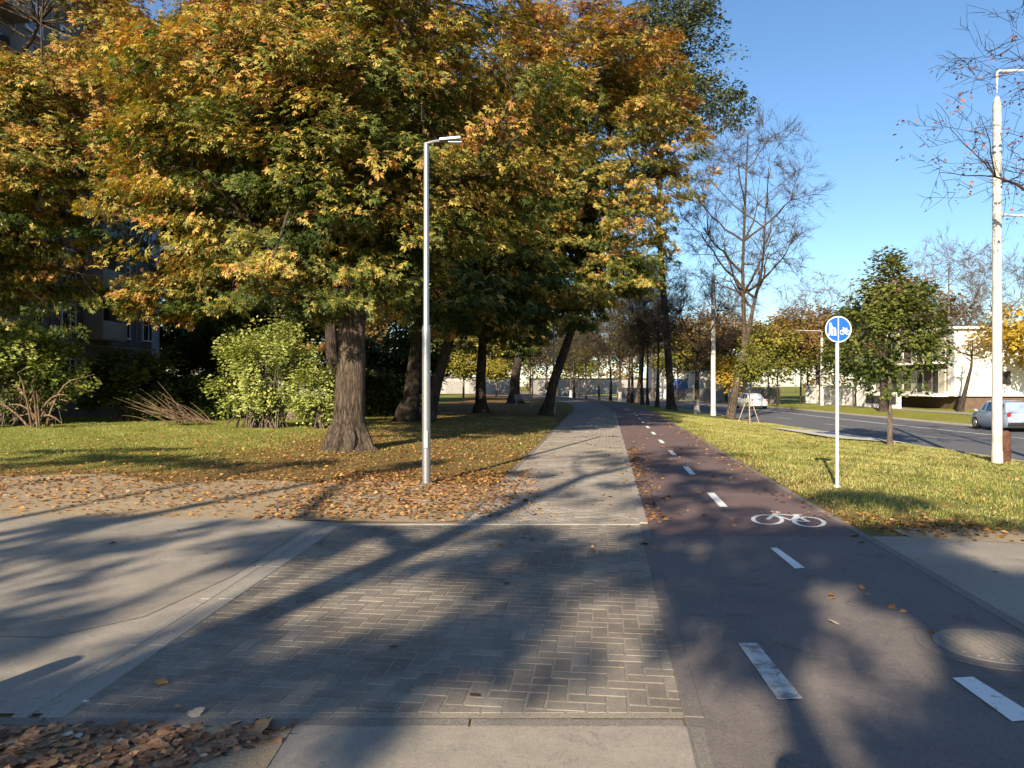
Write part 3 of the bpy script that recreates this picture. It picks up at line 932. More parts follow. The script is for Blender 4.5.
# tall ash whose crown shows above the chestnut
chestnut(9, (11.6, 56), 'tall ash with dark green crown over the bare street trees', [(0, 0, 0), (-.2, 0, 3), (-.5, 0, 8), (-1, 0, 14), (-.6, 0, 22)], .3,
         (11.2, 55, 24.4), (6.8, 5, 6.6), n=620, per=40, size=.24, tone=.4, lobes=18, mat='ashleaf', kind='simple', bark='barkdark', spread=.85, og=.1, name='ash_tree', group='street trees between cycle path and road', cat='ash tree', lobe_r=.4)

# small trees further in the park
g = np.random.default_rng(40)


def generic_tree(seed, loc, label, h, rad, mat, bark, name, cat, group, n=160, per=26, size=.3, trunk_h=None, r0=.12, spread=.7, lobes=12, tone=.5, twigs=0, kind='simple'):
    g = np.random.default_rng(seed); loc = ground_at(*loc)
    th = trunk_h or h * .3
    cen = np.array([0, 0, (h + th) / 2]); rd = np.array([rad, rad, (h - th) / 2 * 1.05])
    term = lumpy_terms(g, cen, rd, n, lobes)
    tb, tw = branch_tree(g, [(0, 0, 0), (0, 0, th * .6), (.03, 0, th * 1.2), (.0, 0, h * .75)], r0, r0 * .3, term, 7, 6, .6, twigs=twigs, flare=1.25)
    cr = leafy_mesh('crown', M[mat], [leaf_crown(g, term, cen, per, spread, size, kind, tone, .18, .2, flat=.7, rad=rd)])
    return make_tree(name, loc, label, cat, group, tb, tw, cr, M[bark])


PK = 'small trees deeper in the park'
s1 = generic_tree(41, (-6.2, 98), 'small sunlit yellow-green tree with pale trunk in the far park', 6.5, 2.4, 'yellowgreen', 'barkpale', 'young_tree', 'young tree', PK, trunk_h=2.2, tone=.7)
generic_tree(42, (-19.5, 66), 'broad dark tree at the back of the park', 11, 5.0, 'green', 'barkdark', 'broadleaf_tree', 'tree', PK, n=260, per=30, size=.42, spread=1.1)
generic_tree(43, (-9, 76), 'dark rounded tree behind the twin-stemmed chestnut', 12, 5.2, 'green', 'barkdark', 'broadleaf_tree', 'tree', PK, n=260, per=30, size=.42, spread=1.1)
b1 = generic_tree(44, (.8, 88), 'ochre tree on the left of the far bend of the path', 11, 4.2, 'ochre', 'barkdark', 'broadleaf_tree', 'tree', PK, n=220, per=26, size=.4, spread=.95, tone=.4)
dup_tree(b1, ground_at(-4.5, 118), 'ochre tree beyond the far bend of the path', 1.4, 1.1)
dup_tree(b1, ground_at(-8, 128), 'hazy ochre tree at the far end of the park', 2.4, 1.15)
dup_tree(b1, ground_at(-22, 112), 'ochre tree far behind the dark shrubs of the park', 3.4, 1.2)
dup_tree(s1, ground_at(-2.2, 108), 'small yellow tree left of the far park trunks', 2.1, .9)

# ---- bare street trees


def bare_tree(seed, loc, label, h, spread_r, trunk, r0, n=240, twigs=4, bark='barkdark', leaves=0, leafmat='yellowgreen', k1=8, up=.8, low=.35, twig_len=.7, group='street trees between cycle path and road', name='bare_tree', cat='bare tree', leafsize=.12, second=None, tr=1.0):
    g = np.random.default_rng(seed); loc = ground_at(*loc)
    cen = np.array([trunk[-1][0] * .8, trunk[-1][1] * .8, h * (low + 1) / 2]); rd = np.array([spread_r, spread_r, h * (1 - low) / 2])
    u = unit(g.normal(0, 1, (n, 3))); P = cen + u * (g.uniform(.25, 1, n) ** .5)[:, None] * rd * g.uniform(.8, 1.1, (n, 1))
    tb, tw = branch_tree(g, trunk, r0, max(.02, r0 * (.12 if k1 > 7 else .45)), P, k1, 7, up, twigs=twigs, twig_len=twig_len, limb=.42, wob=.13, flare=1.35, tr=tr)
    if second is not None:
        tb2, tw2 = branch_tree(g, second, r0 * .62, r0 * .08, P[g.uniform(0, 1, len(P)) < .3], 7, 6, up, twigs=twigs, twig_len=twig_len, limb=.42, wob=.13, flare=1.0)
        tb.f += [f + tb.n for f in tb2.f]; tb.v += tb2.v; tb.n += tb2.n; tw.f += [f + tw.n for f in tw2.f]; tw.v += tw2.v; tw.n += tw2.n
    cr = None
    if leaves: cr = leafy_mesh('crown', M[leafmat], [leaf_crown(g, P[g.uniform(0, 1, len(P)) < .6], cen, leaves, .2, leafsize, 'simple', .5, .25, 0, flat=1.)])
    return make_tree(name, loc, label, cat, group, tb, tw, cr, M[bark])


t1 = bare_tree(51, (13.0, 46), 'tall bare tree with a thick leaning trunk left of the staked sapling', 19.5, 4.9, [(0, 0, 0), (.4, 0, 2), (.9, 0, 4.5), (.8, 0, 9), (1.1, 0, 17)], (.27), n=500, twigs=10, k1=12, low=.3, bark='bark', up=1.15, second=[(.85, 0, 4.2), (1.3, 0, 6), (2.0, .1, 9), (2.4, .1, 15)])
t2 = bare_tree(52, (12.5, 52), 'small spreading bare tree with a whitewashed foot', 9.5, 3.9, [(0, 0, 0), (0, 0, 1.5), (.02, 0, 3.0), (.05, 0, 4.0)], .19, n=340, twigs=10, k1=7, low=.36, bark='barkwash')
t4 = bare_tree(54, (11.5, 61), 'slim dark bare tree right of the next whitewashed trunk', 12.5, 3.2, [(0, 0, 0), (.05, 0, 2), (.1, 0, 4), (.1, 0, 10)], .17, n=340, twigs=10, leaves=5, up=1.0)
t5 = bare_tree(55, (11.6, 68.5), 'bare tree with a few yellowing leaves halfway along the row', 13, 3.4, [(0, 0, 0), (-.1, 0, 2), (.1, 0, 5), (.1, 0, 10)], .18, n=340, twigs=10, leaves=9, up=1.0)
for (x, y, src, rz, sc, lb) in [(11.7, 75, t4, 1.2, 1.05, 'bare tree in the middle of the roadside row'), (11.5, 82, t2, 2.0, 1.1, 'low forked bare tree in the middle of the roadside row'),
                                (11.5, 90, t5, 2.7, 1., 'thin bare tree near the far end of the roadside row'), (11.1, 98, t4, 3.5, .95, 'bare tree where the cycle path bends left'),
                                (10.4, 108, t5, 4.4, 1.05, 'small bare tree beyond the bend of the cycle path'), (9.0, 118, t2, 5, 1.2, 'furthest bare tree along the road'),
                                (12.6, 71.5, t5, 4.9, .9, 'thin bare tree close to the kerb in the middle of the row'), (12.2, 64.5, t4, .4, .85, 'second slim bare tree behind the tall ash'), (11.9, 78.5, t4, 5.6, 1.1, 'dark straight bare tree behind the low forked one'),
                                (8.4, 104, t4, 2.2, 1.0, 'slim bare tree inside the bend of the path'), (6.8, 116, t5, 3.2, 1.0, 'bare tree with yellow remnants past the bend of the path'), (3.0, 128, t4, .2, 1.1, 'bare tree in the gap at the end of the path'), (6.0, 134, t2, 1.0, 1.3, 'forked bare tree at the end of the view'),
                                (13.6, 84, t1, .9, .8, 'tall bare tree behind the low forked ones by the road')]:
    dup_tree(src, ground_at(x, y), lb, rz, sc)
# branches reaching in at the right edge
bare_tree(57, (14.0, 18.3), 'bare tree at the right edge reaching pinkish twigs over the white pole', 12.5, 4.3, [(0, 0, 0), (.1, 0, 2), (.2, 0, 5), (0, 0, 9)], .2, n=240, twigs=4, leaves=8, leafmat='twigleaf', leafsize=.1, low=.42, up=.35, twig_len=.55)

# ---- maple, sapling
g = np.random.default_rng(61)
loc = ground_at(12.75, 26.0)
cen = np.array([0, 0, 3.7]); rd = np.array([2.05, 2.0, 2.6])
term = lumpy_terms(g, cen, rd, 170, 15, .27)
zz = np.clip((term[:, 2] - 3.6) / 2.9, 0, 1); term[:, :2] *= (1 - .5 * zz ** 1.6)[:, None]
term = np.concatenate([term, np.stack([g.normal(0, .18, 26), g.normal(0, .18, 26), g.uniform(5.6, 6.5, 26)], -1)])
term = term[term[:, 2] > 1.45]
tb, tw = branch_tree(g, [(0, 0, 0), (.02, 0, 1.), (.03, 0, 2), (0, 0, 5.6)], .095, .03, term, 9, 6, .9, flare=1.2)
make_tree('maple_tree', loc, 'young green maple with slender trunk beside the road', 'maple tree', None, tb, tw,
          leafy_mesh('crown', M['maple'], [leaf_crown(g, term, cen, 36, .36, .16, 'simple', .5, .2, .35, flat=.8, rad=rd)]), M['barkpale'])

loc = ground_at(12.0, 39.0)
t = generic_tree(62, (12.0, 39.0), 'staked yellow-green sapling with pale tripod stakes', 4.3, 1.0, 'yellowgreen', 'barkpale', 'sapling', 'sapling', None, n=60, per=22, size=.15, trunk_h=1.6, r0=.045, spread=.32, tone=.35, lobes=7)
for a in (.3, 2.4, 4.5):
    MB().tube([(math.cos(a) * .62, math.sin(a) * .62, -.05), (math.cos(a) * .1, math.sin(a) * .1, 1.3)], .022, 6).build('stake', M['wood'], t)
MB().tube([(math.cos(a) * .2, math.sin(a) * .2, 1.1) for a in np.linspace(0, 2 * math.pi, 7)], .015, 5).build('brace', M['wood'], t)

# ---- across the road
AC = 'trees across the road'
o1 = generic_tree(71, (31.5, 84), 'brown-ochre tree above the white wall across the road', 10.5, 4.6, 'ochre', 'barkdark', 'autumn_tree', 'tree', AC, n=230, per=22, size=.34, spread=.9, twigs=2)
o2 = generic_tree(72, (27.6, 80), 'olive and ochre tree behind the parked fence across the road', 9, 3.8, 'yellowgreen', 'barkdark', 'autumn_tree', 'tree', AC, n=200, per=20, size=.32, spread=.85, twigs=2, tone=.45)
g1 = generic_tree(73, (41.5, 60), 'golden tree behind the white pole', 9.5, 4.8, 'gold', 'barkdark', 'autumn_tree', 'tree', AC, n=240, per=26, size=.32, spread=.9, tone=.4)
o1b = bare_tree(74, (44, 78), 'tall purplish bare tree behind the white apartment house', 17.5, 5.5, [(0, 0, 0), (0, 0, 4), (.2, 0, 8), (.2, 0, 13)], .3, n=360, twigs=8, low=.3, group=AC, twig_len=1.0, bark='barkpale', tr=1.9)
b2 = bare_tree(75, (36.5, 92), 'wide bare tree behind the maple across the road', 15.5, 5.8, [(0, 0, 0), (0, 0, 4), (.2, 0, 8), (.2, 0, 12)], .3, n=340, twigs=8, low=.3, group=AC, twig_len=1.0, bark='barkpale', tr=1.9)
b3 = bare_tree(76, (34.6, 59.5), 'leaning bare tree in front of the white gable', 7.5, 3.0, [(0, 0, 0), (.4, 0, 1.5), (.9, 0, 3.5), (1.0, 0, 5.5)], .24, n=130, twigs=4, low=.5, group=AC, leaves=5, leafmat='ochre', up=.2)
b4 = bare_tree(77, (29.9, 62.0), 'thick-trunked tree before the balconies across the road', 8, 3.2, [(0, 0, 0), (.02, 0, 1.5), (.05, 0, 3.5), (.1, 0, 5.5)], .36, n=130, twigs=4, low=.5, group=AC, leaves=9, leafmat='ochre')
g2 = generic_tree(78, (24.8, 88), 'small bright yellow tree across the road', 6.0, 2.3, 'gold', 'barkdark', 'autumn_tree', 'tree', AC, n=120, per=26, size=.26, spread=.6, trunk_h=.9)
for (src, x, y, rz, sc, lb) in [
    (o1, 39.5, 99, 1.1, 1.25, 'large brown tree behind the long fence across the road'), (o2, 33.6, 101, 2.3, 1.25, 'large olive tree far behind the white wall'),
    (o1, 26.8, 103, 3.0, 1.2, 'brown tree behind the white car'), (o2, 22.8, 106, 4.0, 1.15, 'olive tree behind the pale house'),
    (o1, 18.5, 118, 5.0, 1.2, 'brown tree left of the pale house far up the road'), (o2, 12, 138, .4, 1.2, 'olive tree at the far end of the road'),
    (o1, 4, 150, 1.8, 1.3, 'brown tree closing the view at the end of the road'), (g1, 49, 66, 1.5, 1.15, 'second golden tree at the right edge'),
    (o1, 47, 92, 2.0, 1.5, 'tall russet tree behind the white apartment house'), (o1b, 53, 84, 1.0, 1.0, 'bare tree at the right edge above the golden trees'),
    (o1b, 30, 108, 2.2, .9, 'bare tree above the brown trees left of the sign'), (b2, 20.5, 112, 3.2, .85, 'bare tree above the olive tree up the road'),
    (o1, -2, 168, 3.6, 1.3, 'brown tree at the end of the avenue'), (o2, -14, 160, 5.2, 1.3, 'olive tree at the back of the avenue'), (o1, 30.5, 122, .7, 1.35, 'distant brown tree between the bare ones'),
    (o1, 13.6, 158, 5.6, 1.4, 'distant brown tree over the bend of the road'), (o2, 43, 112, 1.7, 1.4, 'distant olive tree behind the maple')]:
    dup_tree(src, ground_at(x, y), lb, rz, sc)
ev = generic_tree(79, (33.0, 74), 'dark green conical tree left of the maple', 10.5, 3.0, 'green', 'barkdark', 'evergreen_tree', 'tree', AC, n=240, per=30, size=.26, spread=.6, trunk_h=1.2)

# ---- trees behind the viewpoint whose shadows fall over the paving
BH = 'trees casting shadows on the paving'


LT = np.array([SH[0] * math.cos(SUN_EL), SH[1] * math.cos(SUN_EL), -math.sin(SUN_EL)])
TR = [(0, 0, 0), (0, 0, 2), (.1, 0, 3.6), (.1, 0, 5.6)]
# boughs: where the clumps of leaves stand, found by following the sunlight up from the shade they cast
SHADE_TREES = [(82, -8.2, -13.5, .3, 'tree whose shadow streaks the left of the block paving'), (83, -3.4, -11.0, .3, 'tree whose crown shadow darkens the middle of the paving'),
               (84, 3.0, -12.0, .3, 'tree whose crown shadow darkens the cycle crossing'), (85, -11.6, -8.0, .26, 'tree whose limb shadows streak the worn drive'),
               (86, -15.8, -4.5, .3, 'tree whose shadow falls across the leafy edge of the left lawn')]
DARK = [([(-60, 530), (0, 525), (100, 519), (169, 516)], .25), ([(-60, 580), (0, 565), (110, 545), (190, 532), (330, 525)], .5), ([(60, 577), (150, 563), (250, 546), (330, 532)], .35),
        ([(-60, 655), (0, 632), (70, 612), (140, 592)], .4), ([(-40, 720), (60, 700), (200, 690), (330, 690), (420, 670)], .5), ([(150, 660), (300, 650), (380, 655)], .3), ([(60, 722), (250, 712), (400, 715)], .3),
        ([(340, 701), (426, 649), (501, 622), (565, 574), (602, 551)], .55), ([(505, 649), (580, 622), (625, 590), (660, 572)], .45), ([(426, 572), (527, 555)], .25), 
        ([(565, 668), (600, 664), (640, 660), (700, 650)], .35), ([(600, 725), (640, 715), (690, 700)], .25), ([(717, 600), (760, 596), (800, 606), (845, 612)], .55), ([(730, 625), (800, 628)], .3),
        ([(875, 665), (930, 680), (1000, 700), (1060, 720)], .6), ([(880, 720), (960, 735), (1040, 750)], .5), ([(820, 660), (860, 690), (850, 740)], .5), ([(729, 545), (804, 540)], .25), ([(890, 562), (980, 592), (1040, 600)], .4), ([(1000, 640), (1060, 650)], .4),
        ([(690, 640), (700, 680)], .3), ([(640, 466), (690, 474), (740, 490)], 1.1), ([(650, 492), (700, 500), (740, 520)], .8), ([(835, 492), (870, 500), (905, 512), (930, 522)], 1.1), ([(500, 500), (600, 490)], .4), ([(-40, 465), (120, 458), (310, 466)], 1.2), ([(380, 470), (480, 455)], .5), ([(20, 452), (200, 449)], .6)]
BRIGHT = [(520, 712, .5), (525, 742, .6), (60, 750, .3), (630, 606, .5), (675, 585, .35), (785, 745, .75), (705, 750, .3), (450, 594, .35), (400, 606, .25), (305, 612, .35), (350, 600, .25), (820, 592, .3), (870, 613, .33), (925, 633, .3), (700, 546, .3), (760, 562, .22), (60, 655, .3), (20, 602, .3), (90, 580, .3), (150, 590, .25), (190, 562, .25), (560, 450, .9), (260, 560, .25), (590, 545, .35), (430, 552, .3), (340, 556, .25), (20, 500, .5), (210, 507, .4), (30, 545, .2), (960, 545, .4), (110, 640, .35), (200, 606, .35), (250, 585, .3)]
g = np.random.default_rng(85)
def in_bright(q):
    for px, py, r_ in BRIGHT:
        d = q - np.array(G(px, py)); u_ = d @ SH; v_ = d[0] * SH[1] - d[1] * SH[0]
        if math.hypot(u_ * .52, v_) < r_ + .07: return True
    return False


bough = {t_[0]: [] for t_ in SHADE_TREES}
for pl_, wd in DARK:
    P = np.array([G(*p) for p in pl_])
    for a_, b_ in zip(P[:-1], P[1:]):
        n_ = max(1, int(np.linalg.norm(b_ - a_) * wd / .34 + .5))
        for _ in range(n_):
            q = a_ + (b_ - a_) * g.uniform(0, 1) + g.normal(0, wd * .42, 2)
            if in_bright(q): continue
            best = None
            for t_ in SHADE_TREES:
                for z in np.arange(5.2, 12.6, .5):
                    p = np.array([q[0], q[1], 0]) - LT * (z / math.sin(SUN_EL)); d_ = math.hypot(p[0] - t_[1], p[1] - t_[2]) + .12 * abs(z - 8) + g.uniform(0, .8)
                    if best is None or d_ < best[0]: best = (d_, t_[0], p)
            bough[best[1]].append(best[2])


for _ in range(330):
    q = np.array([g.uniform(-3.2, 4.6), g.uniform(3.2, 8.8)])
    if in_bright(q) or g.uniform() < (.74 if q[0] < .6 else .2): continue
    DARKQ = q; best = None
    for t_ in SHADE_TREES:
        for z in np.arange(5.2, 12.6, .5):
            p = np.array([q[0], q[1], 0]) - LT * (z / math.sin(SUN_EL)); d_ = math.hypot(p[0] - t_[1], p[1] - t_[2]) + .12 * abs(z - 8) + g.uniform(0, .8)
            if best is None or d_ < best[0]: best = (d_, t_[0], p)
    bough[best[1]].append(best[2])


def shade_tree(seed, loc, label, trunk, r0, term, per, size, second=None, k1=6):
    g = np.random.default_rng(seed); loc = ground_at(*loc)
    tb, tw = branch_tree(g, trunk, r0, r0 * .4, term, k1, 6, .6, twigs=0)
    if second is not None: tb.add(np.asarray(second, float), np.linspace(r0 * .5, r0 * .15, len(second)), 8)
    cr = leafy_mesh('crown', M['chestnut'], [leaf_crown(g, term, term.mean(0), per, .42, size, 'palmate', .55, .2, 0, flat=.5)])
    return make_tree('shade_tree', loc, label, 'tree', BH, tb, tw, cr, M['bark'])


g = np.random.default_rng(81)
shade_tree(81, (-6.35, -7.0), 'tree whose forked trunk shadow crosses the block paving', [(0, 0, 0), (0, 0, 3), (.05, 0, 6), (.1, 0, 10)], .3, lumpy_terms(g, (.1, 0, 11.2), (3, 3, 2.2), 26, 7, .3), 10, .26,
           second=[(.05, 0, 7.1), (-.6, .2, 7.45), (-2.0, .7, 7.7), (-3.2, .9, 9), (-3.8, 1, 10.5)], k1=4)
for sd, x, y, r_, lb in SHADE_TREES:
    if len(bough[sd]) >= 8:
        shade_tree(sd, (x, y), lb, TR, r_, np.array(bough[sd]) - np.array([x, y, 0]), 22, .26)

# ------------------------------------------------------------------ shrubs


def shrub(seed, loc, label, rad, h, mat, n, per, size, tone=.5, name='shrub', spread=.4, stems=9, lobes=16, lr=.27, wisp=40):
    g = np.random.default_rng(seed); loc = ground_at(*loc)
    cen = np.array([0, 0, h * .46]); rd = np.array([rad[0], rad[1], h * .52])
    term = lumpy_terms(g, cen, rd, n, lobes, lr)
    w_ = term[g.choice(len(term), wisp)] ; w_ = cen + (w_ - cen) * g.uniform(1.0, 1.3, (wisp, 1)) + np.array([0, 0, .15]); term = np.concatenate([term, w_])
    term = term[term[:, 2] > .12]
    t = setp(empty(name, loc), label, 'shrub', 'shrubs before the apartment block')
    tb = Tubes()
    for q in term[g.choice(len(term), min(len(term), stems * 7), replace=False)]:
        b = np.array([g.normal(0, rad[0] * .18), g.normal(0, rad[1] * .18), 0]); m_ = b * .4 + q * .55 + np.array([0, 0, .1 * h])
        tb.add(bez(b, m_, q, 5), np.linspace(.03, .006, 5), 4)
    link('stems', tb.mesh('stems', M['barkpale']), t)
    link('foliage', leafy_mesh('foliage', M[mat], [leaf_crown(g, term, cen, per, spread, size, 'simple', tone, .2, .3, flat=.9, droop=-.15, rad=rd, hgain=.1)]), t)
    return t


shrub(91, (-9.6, 29.6), 'big light green shrub left of the thick chestnut trunk', (2.3, 1.3), 4.5, 'bush', 190, 27, .13, .55, lobes=30, lr=.16, wisp=190)
shrub(92, (-7.2, 29.4), 'smaller light green shrub touching the chestnut trunk', (1.2, 1.0), 2.6, 'bush', 70, 36, .13, .5, lr=.22)
shrub(93, (-20.4, 31.5), 'large dark bush with sunlit top at the left edge', (2.7, 1.8), 5.2, 'bush', 200, 38, .19, .33, lobes=20, lr=.22, wisp=70)
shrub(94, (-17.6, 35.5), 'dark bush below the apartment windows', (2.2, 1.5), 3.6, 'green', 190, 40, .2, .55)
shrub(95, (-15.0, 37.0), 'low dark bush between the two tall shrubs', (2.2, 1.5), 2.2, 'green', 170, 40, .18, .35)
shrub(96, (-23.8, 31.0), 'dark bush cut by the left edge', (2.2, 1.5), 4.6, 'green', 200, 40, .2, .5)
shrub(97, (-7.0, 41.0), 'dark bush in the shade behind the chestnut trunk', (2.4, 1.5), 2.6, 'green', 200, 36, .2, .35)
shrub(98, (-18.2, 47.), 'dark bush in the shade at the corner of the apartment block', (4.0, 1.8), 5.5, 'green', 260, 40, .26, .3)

shrub(89, (-15, 82.), 'long dark hedge far back under the park trees', (11, 1.5), 7.0, 'green', 520, 40, .42, .3, name='hedge', spread=.8, lobes=30, lr=.2)

# dead branches
g = np.random.default_rng(99)
tb = Tubes()
for k in range(12):
    a = g.uniform(-1.2, 1.2); L = g.uniform(.9, 2.1); e = g.uniform(.3, 1.2)
    b = np.array([g.normal(0, .25), g.normal(0, .2), .05]); d = np.array([math.sin(a), -.25, e]); d /= np.linalg.norm(d)
    P = bez(b, b + d * L * .6 + np.array([0, 0, .3]), b + d * L + np.array([math.sin(a) * .5, 0, -.35]), 6); tb.add(P, np.linspace(.045, .012, 6), 5)
    for _ in range(3):
        s0 = P[g.integers(2, 6)]; tb.add(np.stack([s0, s0 + g.normal(0, .3, 3)]), np.array([.012, .005]), 4)
o = setp(link('dead_branches', tb.mesh('dead_branches', M['deadwood'])), 'heap of bare dead branches before the dark bush at the left edge', 'branches'); o.location = (-18.2, 29.6, 0); o.scale = (1.0, 1.0, 1.45)
tb = Tubes()
for k in range(36):
    b = np.array([g.normal(0, .5), g.normal(0, .25), .1]); d = np.array([-1.0 + g.normal(0, .25), g.normal(0, .2), .5 + g.normal(0, .2)]); L = g.uniform(1.2, 2.6); d /= np.linalg.norm(d)
    tb.add(bez(b, b + d * L * .5 + np.array([0, 0, .15]), b + d * L, 5), np.linspace(.022, .006, 5), 4)
o = setp(link('dead_shrub', tb.mesh('dead_shrub', M['deadwood'])), 'dry brown fallen shrub leaning left of the light green shrub', 'dead shrub'); o.location = (-13.0, 31.4, 0)

# ------------------------------------------------------------------ ground cover


def scatter_leaves(name, pts, size, mat, g, z0=.0, label=None, lobed=False, lift=.02):
    N = len(pts); a = g.uniform(0, 2 * math.pi, N); L = size * (g.uniform(.55, 1.2, N) if not lobed else g.uniform(.35, 1.35, N))
    d = np.stack([np.cos(a), np.sin(a), g.normal(0, .14 if lobed else .25, N)], -1); sd_ = .2 if lobed else .35
    n_ = unit(np.stack([g.normal(0, sd_, N), g.normal(0, sd_, N), np.ones(N)], -1))
    c = np.stack([pts[:, 0], pts[:, 1], zg(pts[:, 0], pts[:, 1]) + z0 + g.uniform(.004, lift, N)], -1)
    tone = np.clip(g.normal(.44, .24, N), 0, 1)
    if not lobed: v, f, t = simple_leaf(c, d, n_, L, tone, g, w=.36, bend=.25); me = np_mesh(name, v, f, mat, attrs={'tone': t})
    else:
        prof = [(-.48, 0), (-.36, .2), (-.26, .36), (-.1, .33), (.08, .42), (.16, .27), (.32, .22), (.36, .1), (.52, 0)]
        out = prof + [(x, -y) for x, y in prof[-2:0:-1]]
        d = unit(d); t = unit(np.cross(n_, d)); up = np.cross(d, t); k = len(out)
        V = np.zeros((N, k + 1, 3)); cu = g.uniform(-.35, .4, N); cu2 = g.uniform(-.5, .5, N)
        V[:, 0] = c
        for i, (x, y) in enumerate(out):
            x_ = x + g.normal(0, .018, N); y_ = y * g.uniform(.75, 1.1, N)
            V[:, i + 1] = c + d * (x_ * L)[:, None] + t * (y_ * L)[:, None] + up * (L * (cu * x * x * 1.6 + cu2 * y * y * 1.8))[:, None]
        b = np.arange(N)[:, None] * (k + 1); i = np.arange(k)[None]; F = np.stack([b + 0 * i, b + 1 + i, b + 1 + (i + 1) % k], -1).reshape(-1, 3)
        me = np_mesh(name, V.reshape(-1, 3), F, mat, attrs={'tone': np.repeat(tone, k + 1)})
    o = link(name, me); setp(o, label, kind='stuff'); return o


def blades(name, pts, h, g, label, t0=.5):
    nz = np.sin(pts[:, 0] * 3.1 + 2 * np.sin(pts[:, 1] * .8)) * np.sin(pts[:, 1] * 2.7 + 1.5 * np.sin(pts[:, 0] * .6)) + .7 * np.sin(pts[:, 0] * 7.3 + pts[:, 1] * 2.) * np.sin(pts[:, 1] * 6.1)
    pts = pts[g.uniform(0, 1, len(pts)) < np.clip(.7 + nz * .45, .12, 1)]
    N = len(pts); a = g.uniform(0, 2 * math.pi, N); H = h * g.uniform(.35, 1.25, N) * (1 + .5 * np.clip(np.sin(pts[:, 0] * 1.9 + pts[:, 1]) * np.sin(pts[:, 1] * 1.3), -.6, 1)); w = g.uniform(.004, .009, N)
    base = np.stack([pts[:, 0], pts[:, 1], zg(pts[:, 0], pts[:, 1]) - .005], -1)
    t = np.stack([np.cos(a), np.sin(a), 0 * a], -1) * w[:, None]
    lean = np.stack([g.normal(0, .4, N) * H, g.normal(0, .4, N) * H, H], -1)
    V = np.stack([base - t, base + t, base + lean], 1).reshape(-1, 3); F = np.arange(N * 3).reshape(-1, 3)
    n = (np.sin(pts[:, 0] * .9) * np.cos(pts[:, 1] * .7) + np.sin(pts[:, 0] * 2.3 + pts[:, 1] * 1.7)) * .1
    tone = np.repeat(np.clip(t0 + n + g.normal(0, .2, N), 0, 1), 3)
    return setp(link(name, np_mesh(name, V, F, M['blade'], attrs={'tone': tone})), label, kind='stuff')


g = np.random.default_rng(120)
def uni(n, x0, x1, y0, y1): return np.stack([g.uniform(x0, x1, n), g.uniform(y0, y1, n)], -1)


# left lawn
p = uni(270000, -26, 2, 13, 40)
edge_ = 13.2 + .5 * np.sin(p[:, 0] * 1.3) + .4 * np.sin(p[:, 0] * .5 + 1) + .05 * np.abs(p[:, 0])
left_ = left0[0] + (left1[0] - left0[0]) * (p[:, 1] - 9.06) / (48 - 9.06)
thin = np.clip((p[:, 1] - 14) / 6, .12, 1) * np.where(p[:, 0] > -6.5, .4, 1)
p = p[(p[:, 1] > edge_) & (p[:, 0] < left_ - .1) & (g.uniform(0, 1, len(p)) < thin)]
blades('grass', p, .06, g, 'short green grass of the left lawn', .4)
# right verge
p = uni(230000, 3.5, 14.4, 8.7, 44)
p = p[(p[:, 0] > Pb(p[:, 1]) + .12) & (p[:, 0] < Rd(p[:, 1]) - .18) & (p[:, 1] > YD1 + .3 + .25 * np.sin(p[:, 0] * 1.7) + .7 * np.clip((p[:, 0] - 4.8) / 1.2, 0, 1) + g.normal(0, .12, len(p)))]
dry = np.sin(p[:, 0] * 1.1 + 1) * np.sin(p[:, 1] * 1.6 + p[:, 0] * .4) + .5 * np.sin(p[:, 0] * 3.3) * np.sin(p[:, 1] * 4.1)
p = p[(dry < .35 + (p[:, 1] - 8.7) * .28) | (g.uniform(0, 1, len(p)) < .18)]
p = p[~((p[:, 1] > 28) & (p[:, 1] < 34.5) & (p[:, 0] > 11.4))]
blades('grass', p, .05, g, 'short yellowing grass of the right verge', .62)

# fallen leaves
L = []
q = uni(9000, -22, .4, 9.6, 15.5); L.append(q[g.uniform(0, 1, len(q)) < np.clip(1.25 - np.abs(q[:, 1] - 11.9 - .06 * np.abs(q[:, 0])) / 2.6, 0, 1)])
q = uni(2600, -3.2, .6, 9.4, 14.5); L.append(q[(q[:, 0] < -.35 + .12 * (q[:, 1] - 9) + g.normal(0, .25, len(q)))])
q = np.stack([g.normal(-4, 5, 6500), g.normal(18.5, 4.2, 6500)], -1); L.append(q[(q[:, 1] > 13) & (q[:, 0] < -.6 + .12 * (q[:, 1] - 9))])
q = uni(5500, -14, 3, 22, 60); L.append(q[q[:, 0] < -.9 + .124 * (q[:, 1] - 9)])
q = uni(330, 0, 1, 9.2, 20); q[:, 0] = Pb(q[:, 1]) + UB + .12 + np.abs(g.normal(0, .16, len(q))); L.append(q)
q = uni(260, 0, 1, 9, 46); q[:, 0] = Pb(q[:, 1]) - np.abs(g.normal(0, .2, len(q))); L.append(q)
q = np.stack([g.normal(4.9, .5, 420), g.normal(9.1, .35, 420)], -1); L.append(q[q[:, 0] > Pb(q[:, 1]) + .05])
q = uni(2600, 4, 14, 9, 40); L.append(q[q[:, 0] > Pb(q[:, 1]) + .1])
q = uni(40, -6, 4.5, 4, 9.3); L.append(q)
q = uni(380, -.6, 5, 9.1, 30); L.append(q[(q[:, 0] > -.6 + .127 * (q[:, 1] - 9))])
q = uni(1800, 26, 40, 20, 75); L.append(q[q[:, 0] > Rd(q[:, 1]) + ROADW + .5])
L = np.concatenate(L); L = np.concatenate([L, L[::3] + g.normal(0, .18, L[::3].shape)])
scatter_leaves('fallen_leaves', L, .078, M['fallen'], g, .012, 'brown and orange leaves lying on the lawn and path edges')

